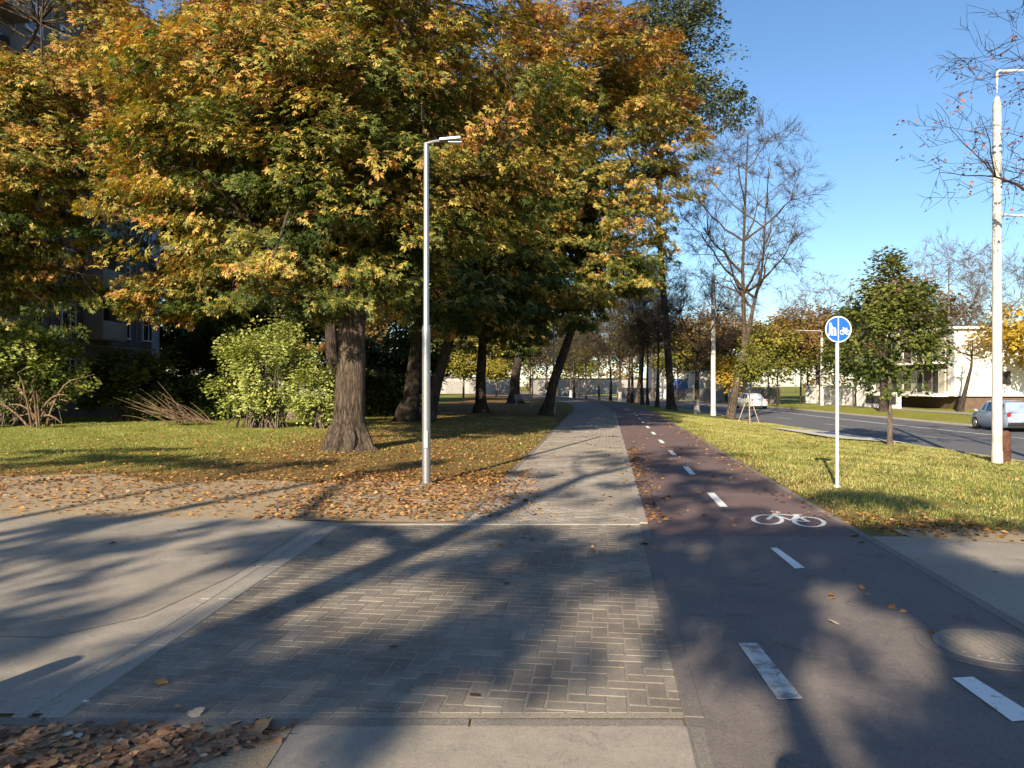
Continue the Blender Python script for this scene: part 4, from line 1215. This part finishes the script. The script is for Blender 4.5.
# leaf pile in the near corner
pp = uni(7500, -4.4, -.9, 2.0, 3.74)
ex = -1.1 - .75 * np.clip((3.45 - pp[:, 1]) / .9, 0, 1) + .08 * np.sin(pp[:, 1] * 9) + np.abs(g.normal(0, .07, len(pp))) - .1
pp = pp[(pp[:, 0] < ex) & (pp[:, 1] < 3.69 + g.normal(0, .025, len(pp)))]
o = scatter_leaves('leaf_pile', pp, .063, M['pile'], g, .0, 'heap of dry brown leaves in the near left corner', True, .035)
poly_sheet('leaf_soil', [(-12, -2), (-1.05, -2), (-1.05, 3.69), (-12, 3.7)], .012, M['dirt'], 'soil under the heap of leaves')

# a few single leaves one can point to
one = np.array([[0., 0.]])
for (px, py, tone, lb, sc, rz) in [(178, 711, .86, 'dry tan leaf lying beside a paler one at the near kerb', .11, .3), (196, 716, .97, 'pale cream lobed leaf at the near kerb', .12, 1.4), (256, 735, .8, 'curled orange-tan leaf at the edge of the leaf heap', .14, 2.2),
                                   (86, 722, 1.0, 'whitish leaf on top of the leaf heap', .08, .8), (393, 648, .5, 'brown leaf on the middle of the block paving', .12, 2.), (834, 625, .97, 'small pale leaf on the cycle crossing', .07, .1)]:
    g2_ = np.random.default_rng(int(px)); x, y = G(px, py)
    o = scatter_leaves('fallen_leaf', one, sc, M['pile'], g2_, 0., lb, True, .006)
    o['kind'] = 'thing'; o['category'] = 'leaf'; o['group'] = 'single leaves on the paving'
    a = o.data.attributes['tone']; a.data.foreach_set('value', np.full(len(a.data), tone, np.float32))
    o.location = (x, y, .02 if px > 100 else .1); o.rotation_euler = (0, 0, rz)

# far woods closing the view
g = np.random.default_rng(200)
V = []; 
ang = g.uniform(-1.15, 1.0, 2600); dist = g.uniform(185, 235, 2600) - 40 * (ang < -.2); hh = 8 + 4 * np.sin(ang * 23) + 3 * np.sin(ang * 57 + 1)
P = np.stack([np.sin(ang) * dist, np.cos(ang) * dist, g.uniform(.03, 1, 2600) ** .8 * hh], -1)
tm = P + 0
woods = leaf_crown(g, P, (0, 150, 3), 10, 1.5, .95, 'simple', .4, .22, 0, flat=1.)
setp(link('far_woods', leafy_mesh('far_woods', M['ochre'], [woods])), 'distant brownish woods closing the view', kind='stuff')

# ------------------------------------------------------------------ street furniture
def street_lamp(loc, label, h=5.65, r0=.07, arm=.54):
    t = setp(empty('street_lamp', loc), label, 'street lamp', 'slim park lamps by the footpath')
    MB().lathe([(.1, 0), (.1, .02), (r0 * 1.05, .025)], n=16).build('base_plate', M['galv'], t, smooth=True)
    MB().lathe([(r0, .02), (r0 * .97, h * .45), (r0 * .96, h * .46), (r0 * .72, h * .47), (r0 * .62, h)], n=20).build('post', M['galv'], t, smooth=True)
    MB().tube([(0, 0, h - .12), (.02, 0, h), (.12, 0, h + .03), (.25, 0, h + .045)], .025, 8).build('bracket', M['galv'], t, smooth=True)
    hd = MB()
    hd.prism([(.0, -.08), (.36, -.11), (arm - .2, -.08), (arm - .2, .08), (.36, .11), (0, .08)], .05, Matrix.Translation((.22, 0, h + .025)) @ Matrix.Rotation(R(-4), 4, 'Y'))
    hd.build('lamp_head', M['galv'], t, bevel=.012)
    MB().box((.48, 0, h + .01), (.22, .13, .012)).build('lens', M['clearlight'], t)
    MB().box((0, -r0 - .004, .75), (.07, .012, .28)).build('door', M['galv'], t, bevel=.003)
    return t


street_lamp((-1.42, 12.75, 0), 'slim grey lamp post standing left of the footpath in front of the chestnuts')
street_lamp((2.35, 43.2, 0), 'distant thin grey lamp post right beside the leaning chestnut trunk')


def big_pole(loc, label, h, r0, arm_dir=1, arms=True):
    t = setp(empty('street_light', loc), label, 'street light', 'tall road lights')
    MB().lathe([(r0 * 1.12, 0), (r0 * 1.1, .3), (r0, .35), (r0 * .82, h - .8), (r0 * .8, h - .75), (r0 * .86, h - .74), (r0 * .84, h - .55), (r0 * .4, h - .36)], n=24).build('pole', M['whitepole'], t, smooth=True)
    MB().tube([(0, 0, h - .4), (0, 0, h + .28), (.03 * arm_dir, 0, h + .33), (1.9 * arm_dir, 0, h + .36)], .038, 8).build('bracket', M['whitepole'], t, smooth=True)
    hd = MB().prism([(0, -.14), (.55, -.16), (.75, -.08), (.75, .08), (.55, .16), (0, .14)], .12, Matrix.Translation((1.9 * arm_dir if arm_dir > 0 else -1.9 - .75, 0, h + .29)))
    hd.build('lamp_head', M['galv'], t, bevel=.02)
    if arms:
        for z in (h * .83, h * .815, h * .755): MB().lathe([(r0 * .9, 0), (r0 * .97, .01), (r0 * .97, .05), (r0 * .9, .06)], (0, 0, z), 20).build('band', M['galv'], t, smooth=True)
        MB().tube([(0, 0, h * .655), (2.2 * arm_dir, .1, h * .645)], .035, 8).build('cable_arm', M['whitepole'], t, smooth=True)
        MB().lathe([(.05, 0), (.05, .09)], (.12 * arm_dir, -.02, h * .648), 10).build('insulator', M['concrete'], t)
    return t


pl = ground_at(12.85, 20.4)
big_pole(pl, 'tall white tapered pole standing beside the road at the right', 10.05, .125)
big_pole(ground_at(13.2, 50.5), 'pale road light rising between the bare trees', 9.6, .16, 1)
big_pole(ground_at(31.8, 79), 'far road light before the brown trees across the road with its arm pointing left', 7.3, .17, -1, False)
# rusty post leaning at its foot
t = setp(empty('rusty_post', ground_at(13.27, 20.75)), 'rusty brown stump of steel post behind the foot of the white pole', 'post')
MB().lathe([(.15, -.05), (.15, .75), (.14, .8), (.1, .86)], n=14).build('tube', M['rust'], t, smooth=True)
MB().lathe([(.17, .3), (.17, .36)], n=14).build('collar', M['rust'], t)

# path sign
sx, sy = 5.32, 12.6
t = setp(empty('path_sign', (sx, sy, float(zg(sx, sy)))), 'round blue sign with white walkers and bicycle on a pale post on the verge', 'road sign')
MB().lathe([(.03, -.05), (.03, 2.36), (.028, 2.37)], n=16).build('post', M['signpost'], t, smooth=True)
MB().lathe([(.06, 0), (.055, .03), (.031, .04)], n=16).build('foot_collar', M['signpost'], t, smooth=True)
SC = Vector((.0, -.045, 2.58)); SR = .215
MB().lathe([(SR, 0), (SR, .012), (SR - .004, .016)], (SC.x, SC.y, SC.z), 48, 'y').build('plate', M['galv'], t)
mb = MB(); mb.lathe([(SR - .014, -.003), (SR - .014, .0005)], (SC.x, SC.y - .0005, SC.z), 48, 'y'); face = mb.build('face', M['signblue'], t)
# white ring + line + figures
mb = MB()
n = 64
V = []; F = []
for k in range(n):
    a = 2 * math.pi * k / n
    for r_ in (SR - .002, SR - .016):
        V.append((SC.x + r_ * math.cos(a), SC.y - .0045, SC.z + r_ * math.sin(a)))
for k in range(n): F.append((2 * k, 2 * ((k + 1) % n), 2 * ((k + 1) % n) + 1, 2 * k + 1))
mb.add(V, F); mb.box((SC.x, SC.y - .004, SC.z), (.012, .003, 2 * SR - .03)); mb.build('border', M['signwhite'], t)


def sign_shape(outs, name):
    mb = MB()
    for o_ in outs: mb.prism(o_, .0015, Matrix.Translation((SC.x, SC.y - .0035, SC.z)) @ Matrix.Rotation(R(90), 4, 'X'))
    mb.build(name, M['signwhite'], t)


def circ(cx, cy, r_, n=14): return [(cx + r_ * math.cos(2 * math.pi * k / n), cy + r_ * math.sin(2 * math.pi * k / n)) for k in range(n)]


def bar(x0, y0, x1, y1, w):
    L_ = math.hypot(x1 - x0, y1 - y0); nx, ny = -(y1 - y0) / L_ * w / 2, (x1 - x0) / L_ * w / 2
    return [(x0 + nx, y0 + ny), (x0 - nx, y0 - ny), (x1 - nx, y1 - ny), (x1 + nx, y1 + ny)][::-1]


sign_shape([circ(-.125, .085, .019), [(-.148, .06), (-.15, -.01), (-.14, -.02), (-.105, -.02), (-.098, .0), (-.1, .06)], bar(-.135, -.018, -.15, -.1, .022), bar(-.112, -.018, -.1, -.1, .022), bar(-.102, .045, -.075, .005, .015),
            circ(-.055, .012, .014), [(-.07, -.005), (-.076, -.05), (-.036, -.05), (-.04, -.005)], bar(-.063, -.05, -.068, -.1, .015), bar(-.048, -.05, -.042, -.1, .015)], 'walker_symbol')
mb = MB()
for cx in (.062, .148):
    pts = [(SC.x + cx + .034 * math.cos(a), SC.y - .005, SC.z - .05 + .034 * math.sin(a)) for a in np.linspace(0, 2 * math.pi, 17)]
    mb.tube(pts, .0055, 5)
for a, b in [((.062, -.05), (.085, .02)), ((.08, .005), (.11, -.045)), ((.11, -.045), (.132, .012)), ((.082, .008), (.13, .008)), ((.148, -.05), (.13, .008)), ((.11, -.045), (.148, -.05)), ((.07, .028), (.096, .02)), ((.12, .016), (.145, .016))]:
    mb.tube([(SC.x + a[0], SC.y - .005, SC.z + a[1]), (SC.x + b[0], SC.y - .005, SC.z + b[1])], .005, 5)
mb.build('bicycle_symbol', M['signwhite'], t)
for z in (-.12, .08): MB().box((0, -.012, SC.z + z), (.09, .045, .025)).build('clamp', M['galv'], t)
for o_ in t.children: pass

# bollard whose shadow lies at the left edge
t = setp(empty('bollard', (-3.42, 2.42, 0)), 'steel bollard whose round-topped shadow lies at the left edge', 'bollard')
MB().lathe([(.075, 0), (.075, 1.0), (.07, 1.04), (.05, 1.075), (.02, 1.09)], n=20).build('post', M['galv'], t, smooth=True)
MB().lathe([(.11, 0), (.11, .015), (.08, .02)], n=20).build('base_plate', M['galv'], t)
MB().lathe([(.077, .82), (.078, .825), (.078, .895), (.077, .9)], n=20).build('band', M['signwhite'], t)

# bench far down the path
bx, by = .95, 61.
t = setp(empty('park_bench', (bx, by, 0), .15), 'small grey bench beside the path far behind the leaning trunk', 'bench')
mb = MB()
for k in range(4): mb.box((0, -.2 + k * .13, .45), (1.5, .1, .035))
mb.build('seat', M['fence'], t)
mb = MB()
for k in range(3): mb.box((0, .28 + k * .03, .58 + k * .13), (1.5, .03, .1))
mb.build('backrest', M['fence'], t)
for s_ in (-.6, .6):
    mb = MB(); mb.box((s_, -.18, .22), (.06, .06, .43)); mb.box((s_, .24, .42), (.06, .06, .84), Matrix.Rotation(R(-8), 3, 'X')); mb.box((s_, 0, .41), (.06, .5, .05)); mb.build('leg', M['concrete'], t)

# ------------------------------------------------------------------ buildings
# apartment block at the left: long side faces +X
AX, AY0, AY1, FL, NF = -23.2, 30., 50.4, 2.85, 8
t = setp(empty('apartment_block', (AX, AY0, 0)), 'tall grey concrete apartment block behind the left trees', 'apartment block')
mb = MB()
LN = AY1 - AY0
mb.box((-6, LN / 2, (NF * FL + 1) / 2), (12, LN, NF * FL + 1))
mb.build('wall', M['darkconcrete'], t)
MB().box((-6, LN / 2, NF * FL + 1.25), (12.8, LN + .8, .5)).build('roof', M['roofdark'], t)
mb = MB()
for f in range(1, NF + 1): mb.box((.03, LN / 2, 1.0 + f * FL), (.06, LN - .02, .06))
for c in range(8): mb.box((.035, c * LN / 7.03 + .05, NF * FL / 2 + .5), (.05, .06, NF * FL))
mb.build('panel_joints', M['concrete'], t)
MB().box((.06, LN - .5, NF * FL / 2 + 2.0), (.12, 1.0, NF * FL - 2)).build('corner_panel', M['pale_panel'], t)
mb0 = MB(); mb0.box((0, -.62, 0), (.1, .09, 1.5)); mb0.box((0, .62, 0), (.1, .09, 1.5)); mb0.box((0, 0, .72), (.1, 1.33, .09)); mb0.box((0, 0, -.72), (.16, 1.4, .09)); mb0.box((0, .12, 0), (.09, .07, 1.4))
ms = None
gl = MB().box((0, 0, 0), (.03, 1.2, 1.4)).build('pane', M['glass']); COL.objects.unlink(gl)
wf = mb0.build('window', M['white_frame']); COL.objects.unlink(wf)
for f in range(NF):
    for c in range(7):
        if c in (1, 4): continue
        y = (c + .5) * LN / 7.03; z = 2.3 + f * FL
        a = wf.copy(); COL.objects.link(a); a.parent = t; a.location = (.06, y, z); a.name = 'window'
        b = gl.copy(); COL.objects.link(b); b.parent = a; b.location = (0, 0, 0); b.name = 'pane'
# loggias
lg = MB(); lg.box((.5, 0, -.75), (1., 2.6, .12)); lg.box((1.0, 0, -.25), (.07, 2.6, .95)); lg.box((.5, -1.28, .4), (1.0, .08, 2.2)); lg.box((.5, 1.28, .4), (1., .08, 2.2)); lg = lg.build('balcony', M['concrete']); COL.objects.unlink(lg)
lgl = MB().box((.02, 0, .4), (.04, 2.2, 1.7)).build('pane', M['glass']); COL.objects.unlink(lgl)
for f in range(1, NF):
    for c in (1, 4):
        y = (c + .5) * LN / 7.03; z = 2.1 + f * FL
        a = lg.copy(); COL.objects.link(a); a.parent = t; a.location = (.0, y, z); a.name = 'balcony'
        b = lgl.copy(); COL.objects.link(b); b.parent = a; b.location = (0.01, 0, 0); b.name = 'pane'

# white apartment house across the road: gable faces the viewer, balconies face the road
BX, BY = 36.2, 63.0
zb = float(zg(BX, BY))
t = setp(empty('apartment_house', (BX, BY, zb)), 'white flat-roofed apartment house with dark balconies across the road', 'apartment house')
W, D, Hh = 11., 15.5, 6.6
MB().box((W / 2, D / 2, Hh / 2 + .55), (W, D, Hh - 1.1)).build('wall', M['render_white'], t)
MB().box((W / 2 + .25, D / 2, .5), (W - .5, D - .6, 1.0)).build('plinth', M['brown_clad'], t)
MB().box((W / 2, D / 2, Hh + .1), (W + .7, D + .7, .2)).build('roof', M['render_white'], t)
MB().box((-.012, D / 2 + .4, Hh / 2 + .7), (.03, D - 1.2, Hh - 1.6)).build('cladding', M['brown_clad'], t)
for fl in range(2):
    z0 = 1.25 + fl * 2.75
    bl = MB(); bl.box((-.65, D / 2 + .4, z0 - .1), (1.3, D - 1.0, .18)); bl = bl.build('balcony', M['render_white'], t)
    rl = MB()
    rl.box((-1.25, D / 2 + .4, z0 + .95), (.05, D - 1.1, .05))
    for k in range(70): rl.box((-1.25, 1.0 + k * (D - 1.3) / 70, z0 + .45), (.025, .03, .95))
    rl.build('railing', M['rail'], bl)
    for k in range(4):
        y = 2.2 + k * 3.5
        wd = MB(); wd.box((-.05, y, z0 + 1.05), (.06, 2.1, 2.05)); wd = wd.build('window', M['white_frame'], t)
        MB().box((-.085, y - .5, z0 + 1.05), (.02, .9, 1.9)).build('pane', M['glass' if k % 2 else 'curtain'], wd)
        MB().box((-.085, y + .5, z0 + 1.05), (.02, .9, 1.9)).build('pane', M['curtain' if k % 2 else 'glass'], wd)
mb = MB(); mb.box((4, -.05, 2.6), (1.3, .06, 1.3)); w1 = mb.build('window', M['white_frame'], t); MB().box((4, -.085, 2.6), (1.1, .02, 1.1)).build('pane', M['glass'], w1)

# white garden wall with piers
t = setp(empty('garden_wall', ground_at(34.0, 80.5), R(92)), 'long white garden wall behind the far pavement', 'wall')
MB().box((0, 0, .85), (15, .2, 1.9)).build('panel', M['render_white'], t)
for k in range(6): MB().box((-7.4 + k * 2.96, 0, .95), (.38, .34, 2.2)).build('pier', M['render_white'], t)
MB().box((0, 0, 1.83), (15, .28, .08)).build('coping', M['concrete'], t)
# low white wall with a dark slot in front of the house
t = setp(empty('low_wall', ground_at(33.4, 69.5), R(92)), 'low white wall with a dark opening beside the apartment house', 'wall')
mb = MB(); mb.box((0, 0, .25), (6, .22, .5)); mb.box((0, 0, 1.25), (6, .22, .35)); mb.box((-2.8, 0, .75), (.4, .22, .66)); mb.box((2.8, 0, .75), (.4, .22, .66)); mb.build('frame', M['render_white'], t)
MB().box((0, .15, .75), (5.2, .06, .7)).build('infill', M['roofdark'], t)


def board_fence(loc, rz, L, h, label, mat='fence'):
    t = setp(empty('board_fence', loc, rz), label, 'fence', 'fences across the road')
    mb = MB(); n = int(L / .16); rn = random.Random(int(L * 10))
    for k in range(n): mb.box((-L / 2 + (k + .5) * L / n, 0, h / 2 + rn.uniform(-.03, .03)), (L / n - .012, .025, h))
    mb.build('boards', M[mat], t)
    for k in range(int(L / 2.4) + 1): MB().box((-L / 2 + k * 2.4, .07, h / 2), (.1, .1, h + .1)).build('post', M['fence'], t)
    return t


board_fence(ground_at(29.2, 92.), R(95), 13, 1.8, 'grey board fence left of the white garden wall')
board_fence(ground_at(26.0, 107.), R(100), 16, 1.7, 'grey board fence behind the white car')
board_fence(ground_at(22, 126.), R(108), 22, 1.8, 'long grey fence far along the road')


def house(loc, rz, w, d, h, rh, label, wallmat, roofmat, name='house'):
    t = setp(empty(name, loc, rz), label, 'house', 'small houses along the road')
    MB().box((0, 0, h / 2), (w, d, h)).build('wall', M[wallmat], t)
    mb = MB()
    V = [(-w / 2 - .4, -d / 2 - .4, h), (w / 2 + .4, -d / 2 - .4, h), (w / 2 + .4, d / 2 + .4, h), (-w / 2 - .4, d / 2 + .4, h), (-w / 2 - .4, 0, h + rh), (w / 2 + .4, 0, h + rh)]
    mb.add(V, [(0, 1, 5, 4), (2, 3, 4, 5), (0, 4, 3), (1, 2, 5), (0, 3, 2, 1)]); rf = mb.build('roof', M[roofmat], t)
    MB().box((w * .2, d * .15, h + rh), (.6, .6, 1.2)).build('chimney', M['brown_clad'], rf)
    for k in range(3):
        x = -w / 2 + w * (k + .5) / 3
        wd = MB().box((x, -d / 2 - .03, h * .55), (1.3, .06, 1.3)).build('window', M['white_frame'], t)
        MB().box((x, -d / 2 - .07, h * .55), (1.1, .02, 1.1)).build('pane', M['glass'], wd)
    return t


house(ground_at(30.5, 116), R(12), 8, 8, 4.2, 1.8, 'pale house with a dark roof behind the leaning bare tree', 'render_white', 'roofdark')
house(ground_at(26.2, 124), R(12), 6.5, 7, 5.6, 1.2, 'narrow white house behind the small forked tree', 'render_white', 'roofdark')
t = setp(empty('notice_board', ground_at(24.8, 113)), 'small blue board before the narrow white house', 'board')
for s_ in (-.8, .8): MB().box((s_, 0, 1.1), (.1, .1, 2.2)).build('post', M['galv'], t)
MB().box((0, -.06, 2.2), (2.0, .06, 1.7)).build('panel', M['blueboard'], t)


def low_building(loc, rz, w, d, h, label, mat):
    t = setp(empty('low_building', loc, rz), label, 'building', 'pale buildings closing the far view')
    MB().box((0, 0, h / 2), (w, d, h)).build('wall', M[mat], t); MB().box((0, 0, h + .1), (w + .4, d + .4, .2)).build('roof', M['roofdark'], t)
    for k in range(5):
        x = -w / 2 + w * (k + .5) / 5
        dr = MB().box((x, -d / 2 - .03, h * .4), (w / 7, .06, h * .75)).build('door', M['fence'], t)
    return t


low_building(ground_at(-11, 150), 0, 22, 8, 3.0, 'pale low building seen between the far chestnut trunks', 'concrete')
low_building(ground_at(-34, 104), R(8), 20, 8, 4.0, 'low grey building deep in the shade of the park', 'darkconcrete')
low_building(ground_at(17.5, 176), R(14), 26, 8, 3.4, 'low grey building at the end of the road', 'concrete')

# ------------------------------------------------------------------ cars
def car(loc, rz, label, paint, hatch=True):
    """x forward; origin on the road under the middle"""
    t = setp(empty('car', loc, rz), label, 'car', 'cars on the road')
    L_ = 4.1 if hatch else 4.5
    hl = L_ / 2
    # stations: x, half width at sill / belt, zbottom, zbelt
    st = [(-hl, .74, .42, .86), (-hl + .06, .80, .3, .93), (-hl + .3, .855, .2, .97), (-hl + .9, .875, .18, .97), (0, .88, .18, .95), (hl - 1.1, .875, .18, .93), (hl - .75, .865, .18, .9), (hl - .3, .83, .2, .78), (hl - .06, .74, .26, .66), (hl, .66, .36, .58)]
    V = []; F = []
    for x, w, zb_, zt in st:
        zm = zb_ + (zt - zb_) * .55
        ring = [(x, -w * .9, zb_), (x, -w, zb_ + .12), (x, -w * 1.01, zm), (x, -w * .96, zt - .03), (x, -w * .86, zt), (x, 0, zt + .03), (x, w * .86, zt), (x, w * .96, zt - .03), (x, w * 1.01, zm), (x, w, zb_ + .12), (x, w * .9, zb_)]
        V += ring
    n = 11
    for i in range(len(st) - 1):
        for k in range(n): F.append((i * n + k, i * n + (k + 1) % n, (i + 1) * n + (k + 1) % n, (i + 1) * n + k))
    F.append(tuple(range(n))); F.append(tuple((len(st) - 1) * n + k for k in range(n)))
    body = MB().add(V, F).build('body', paint, t, smooth=True)
    # cabin: glasshouse loft
    rear = -hl + (.12 if hatch else .75)
    cs = [(rear, .80, .96), (rear + (.38 if hatch else .6), .66, 1.43), (rear + 1.0, .655, 1.5), (.25, .65, 1.49), (.55, .66, 1.44), (hl - 1.0, .79, .94)]
    V = []; F = []
    bw = [.82, .83, .84, .84, .84, .82]; bx = [rear, rear + .2, rear + 1.0, .25, .75, hl - .95]
    for (x, w, z), b_, x_ in zip(cs, bw, bx):
        V += [(x_, -b_, .93), (x, -w, z - .05), (x, -w * .85, z), (x, w * .85, z), (x, w, z - .05), (x_, b_, .93)]
    for i in range(5):
        for k in range(5): F.append((i * 6 + k, i * 6 + k + 1, (i + 1) * 6 + k + 1, (i + 1) * 6 + k))
    MB().add(V, F).build('cabin', paint, t, smooth=True)
    V = np.array(V).reshape(6, 6, 3)

    def panel(a, b, c, d, shrink, nrm, name='window'):
        q = np.array([a, b, c, d]); ce = q.mean(0); q = ce + (q - ce) * shrink + np.array(nrm) * .012
        MB().add([tuple(p) for p in q] + [tuple(p - np.array(nrm) * .02) for p in q], [(0, 1, 2, 3), (7, 6, 5, 4), (0, 4, 5, 1), (1, 5, 6, 2), (2, 6, 7, 3), (3, 7, 4, 0)]).build(name, M['carglass'], t)
    panel(V[0, 0], V[0, 5], V[1, 4], V[1, 1], .84, (-.9, 0, .4), 'rear_window')
    panel(V[4, 1], V[4, 4], V[5, 5], V[5, 0], .88, (.6, 0, .7), 'windscreen')
    for s_, a, b in ((-1, 0, 1), (1, 5, 4)):
        panel(V[1, a], V[2, a], V[2, b], V[1, b], .8, (0, s_ * .95, .2)); panel(V[2, a], V[3, a], V[3, b], V[2, b], .84, (0, s_ * .95, .2)); panel(V[3, a], V[4, a], V[4, b], V[3, b], .7, (0, s_ * .95, .2))
        MB().box((.95, s_ * .95, .98), (.1, .16, .12), bev=.03).build('mirror', paint, t)
        MB().box((hl - .12, s_ * .62, .62), (.16, .26, .12), Matrix.Rotation(s_ * R(-20), 3, 'Z'), bev=.03).build('headlight', M['clearlight'], t)
        MB().box((-hl + .03, s_ * .68, .84), (.1, .2, .2), Matrix.Rotation(s_ * R(20), 3, 'Z'), bev=.03).build('tail_light', M['redlight'], t)
        for x in (-hl + .78, hl - .85):
            w_ = MB().lathe([(.2, -.1), (.315, -.1), (.32, -.05), (.32, .05), (.315, .1), (.2, .1)], (x, s_ * .8, .32), 24, 'y').build('wheel', M['tyre'], t, smooth=True)
            r_ = MB().lathe([(.21, 0), (.205, .02), (.06, .035)], (x, s_ * .8 + s_ * .092 - (.0 if s_ > 0 else .035), .32), 14, 'y').build('rim', M['rim'], w_)
    MB().box((-hl - .012, 0, .62), (.02, .52, .12)).build('number_plate', M['plate'], t)
    MB().box((-hl + .01, 0, .4), (.12, 1.5, .16), bev=.04).build('bumper', M['black'] if hatch else paint, t)
    return t


car((24.7, 38.6, -.62), math.atan2(3.9, .6), 'silver-blue hatchback driving away at the right edge', M['carblue'], True)
car((23.1, 74.5, -.62), math.atan2(1, -.06), 'white saloon on the road behind the staked sapling', M['carwhite'], False)

# ------------------------------------------------------------------ the photographer (behind the camera; head shadow shows at the bottom)
bm = bmesh.new(); skin = bm.verts.layers.skin.verify()
J = {}


def jv(n_, co, r_, par=None):
    v = bm.verts.new(co); v[skin].radius = r_ if isinstance(r_, tuple) else (r_, r_); J[n_] = v
    if par: bm.edges.new((J[par], v))
    return v


ox, oy = -.05, -.21
root = jv('pelvis', (ox, oy, .98), (.16, .12)); root[skin].use_root = True
jv('waist', (ox, oy, 1.12), (.15, .11), 'pelvis'); jv('chest', (ox, oy, 1.36), (.175, .12), 'waist'); jv('neck', (ox, oy + .02, 1.55), .058, 'chest'); jv('jaw', (ox, oy + .06, 1.65), .075, 'neck'); jv('skull', (ox, oy + .05, 1.745), .092, 'jaw')
for s_, nm in ((-1, 'l'), (1, 'r')):
    jv('sh' + nm, (ox + s_ * .19, oy, 1.46), .066, 'chest'); jv('el' + nm, (ox + s_ * .25, oy + .12, 1.2), .045, 'sh' + nm); jv('wr' + nm, (ox + s_ * .12, oy + .2, 1.5), .03, 'el' + nm); jv('ha' + nm, (ox + s_ * .1, oy + .2, 1.575), .034, 'wr' + nm)
    jv('hip' + nm, (ox + s_ * .1, oy, .9), .095, 'pelvis'); jv('kn' + nm, (ox + s_ * .12, oy + .02, .5), .062, 'hip' + nm); jv('an' + nm, (ox + s_ * .13, oy - .02, .09), .042, 'kn' + nm); jv('to' + nm, (ox + s_ * .15, oy + .15, .045), .04, 'an' + nm)
me = bpy.data.meshes.new('person'); bm.to_mesh(me); bm.free(); me.materials.append(M['jacket'])
o = setp(link('person', me), 'person in dark clothes taking the photograph, showing as a head shadow at the bottom edge', 'person')
m_ = o.modifiers.new('skin', 'SKIN'); m_.use_smooth_shade = True
o.modifiers.new('sub', 'SUBSURF').render_levels = 2
t = setp(empty('phone', (0, -.03, 1.6)), 'black phone held up by the person taking the photograph', 'phone')
MB().box((0, 0, 0), (.15, .009, .075), bev=.003).build('case', M['black'], t)

# ------------------------------------------------------------------ light, sky, camera
w = bpy.data.worlds.new('World'); scene.world = w; w.use_nodes = True
nt = w.node_tree; bg = nt.nodes['Background']
sky = nt.nodes.new('ShaderNodeTexSky'); sky.sky_type = 'NISHITA'; sky.sun_disc = False
sky.sun_elevation = SUN_EL
sky.sun_rotation = math.atan2(-SH[0], -SH[1])
sky.air_density = 1.0; sky.dust_density = .4; sky.ozone_density = 3.2
hsv = nt.nodes.new('ShaderNodeHueSaturation'); hsv.inputs['Saturation'].default_value = 1.1
nt.links.new(sky.outputs[0], hsv.inputs['Color']); nt.links.new(hsv.outputs[0], bg.inputs[0]); bg.inputs[1].default_value = .075

sl = bpy.data.lights.new('sun', 'SUN'); sl.energy = 5.0; sl.angle = R(.53); sl.color = (1, .85, .64)
so = bpy.data.objects.new('sun', sl); COL.objects.link(so)
dirv = Vector((SH[0] * math.cos(SUN_EL), SH[1] * math.cos(SUN_EL), -math.sin(SUN_EL)))
so.rotation_euler = dirv.to_track_quat('-Z', 'Y').to_euler(); so.location = (-20, -50, 40)

cam = bpy.data.cameras.new('camera'); cam.sensor_width = 36; cam.lens = FPX / 1024 * 36
cam.clip_end = 3000; cam.clip_start = .02; cam.shift_y = (385 - 384) / 1024
co_ = bpy.data.objects.new('camera', cam); COL.objects.link(co_)
co_.location = (0, 0, EYE); co_.rotation_euler = (R(90), 0, 0)
scene.camera = co_

vs_ = scene.view_settings
vs_.view_transform = 'Standard'; vs_.look = 'None'; vs_.exposure = 1.27; vs_.gamma = 1; vs_.use_curve_mapping = False
scene.render.engine = 'CYCLES'
cy = scene.cycles
cy.max_bounces = 6; cy.diffuse_bounces = 3; cy.glossy_bounces = 2; cy.transmission_bounces = 4; cy.transparent_max_bounces = 4
cy.use_denoising = True; cy.denoiser = 'OPENIMAGEDENOISE'; cy.denoising_input_passes = 'RGB_ALBEDO_NORMAL'; cy.denoising_prefilter = 'ACCURATE'
cy.sample_clamp_indirect = 6
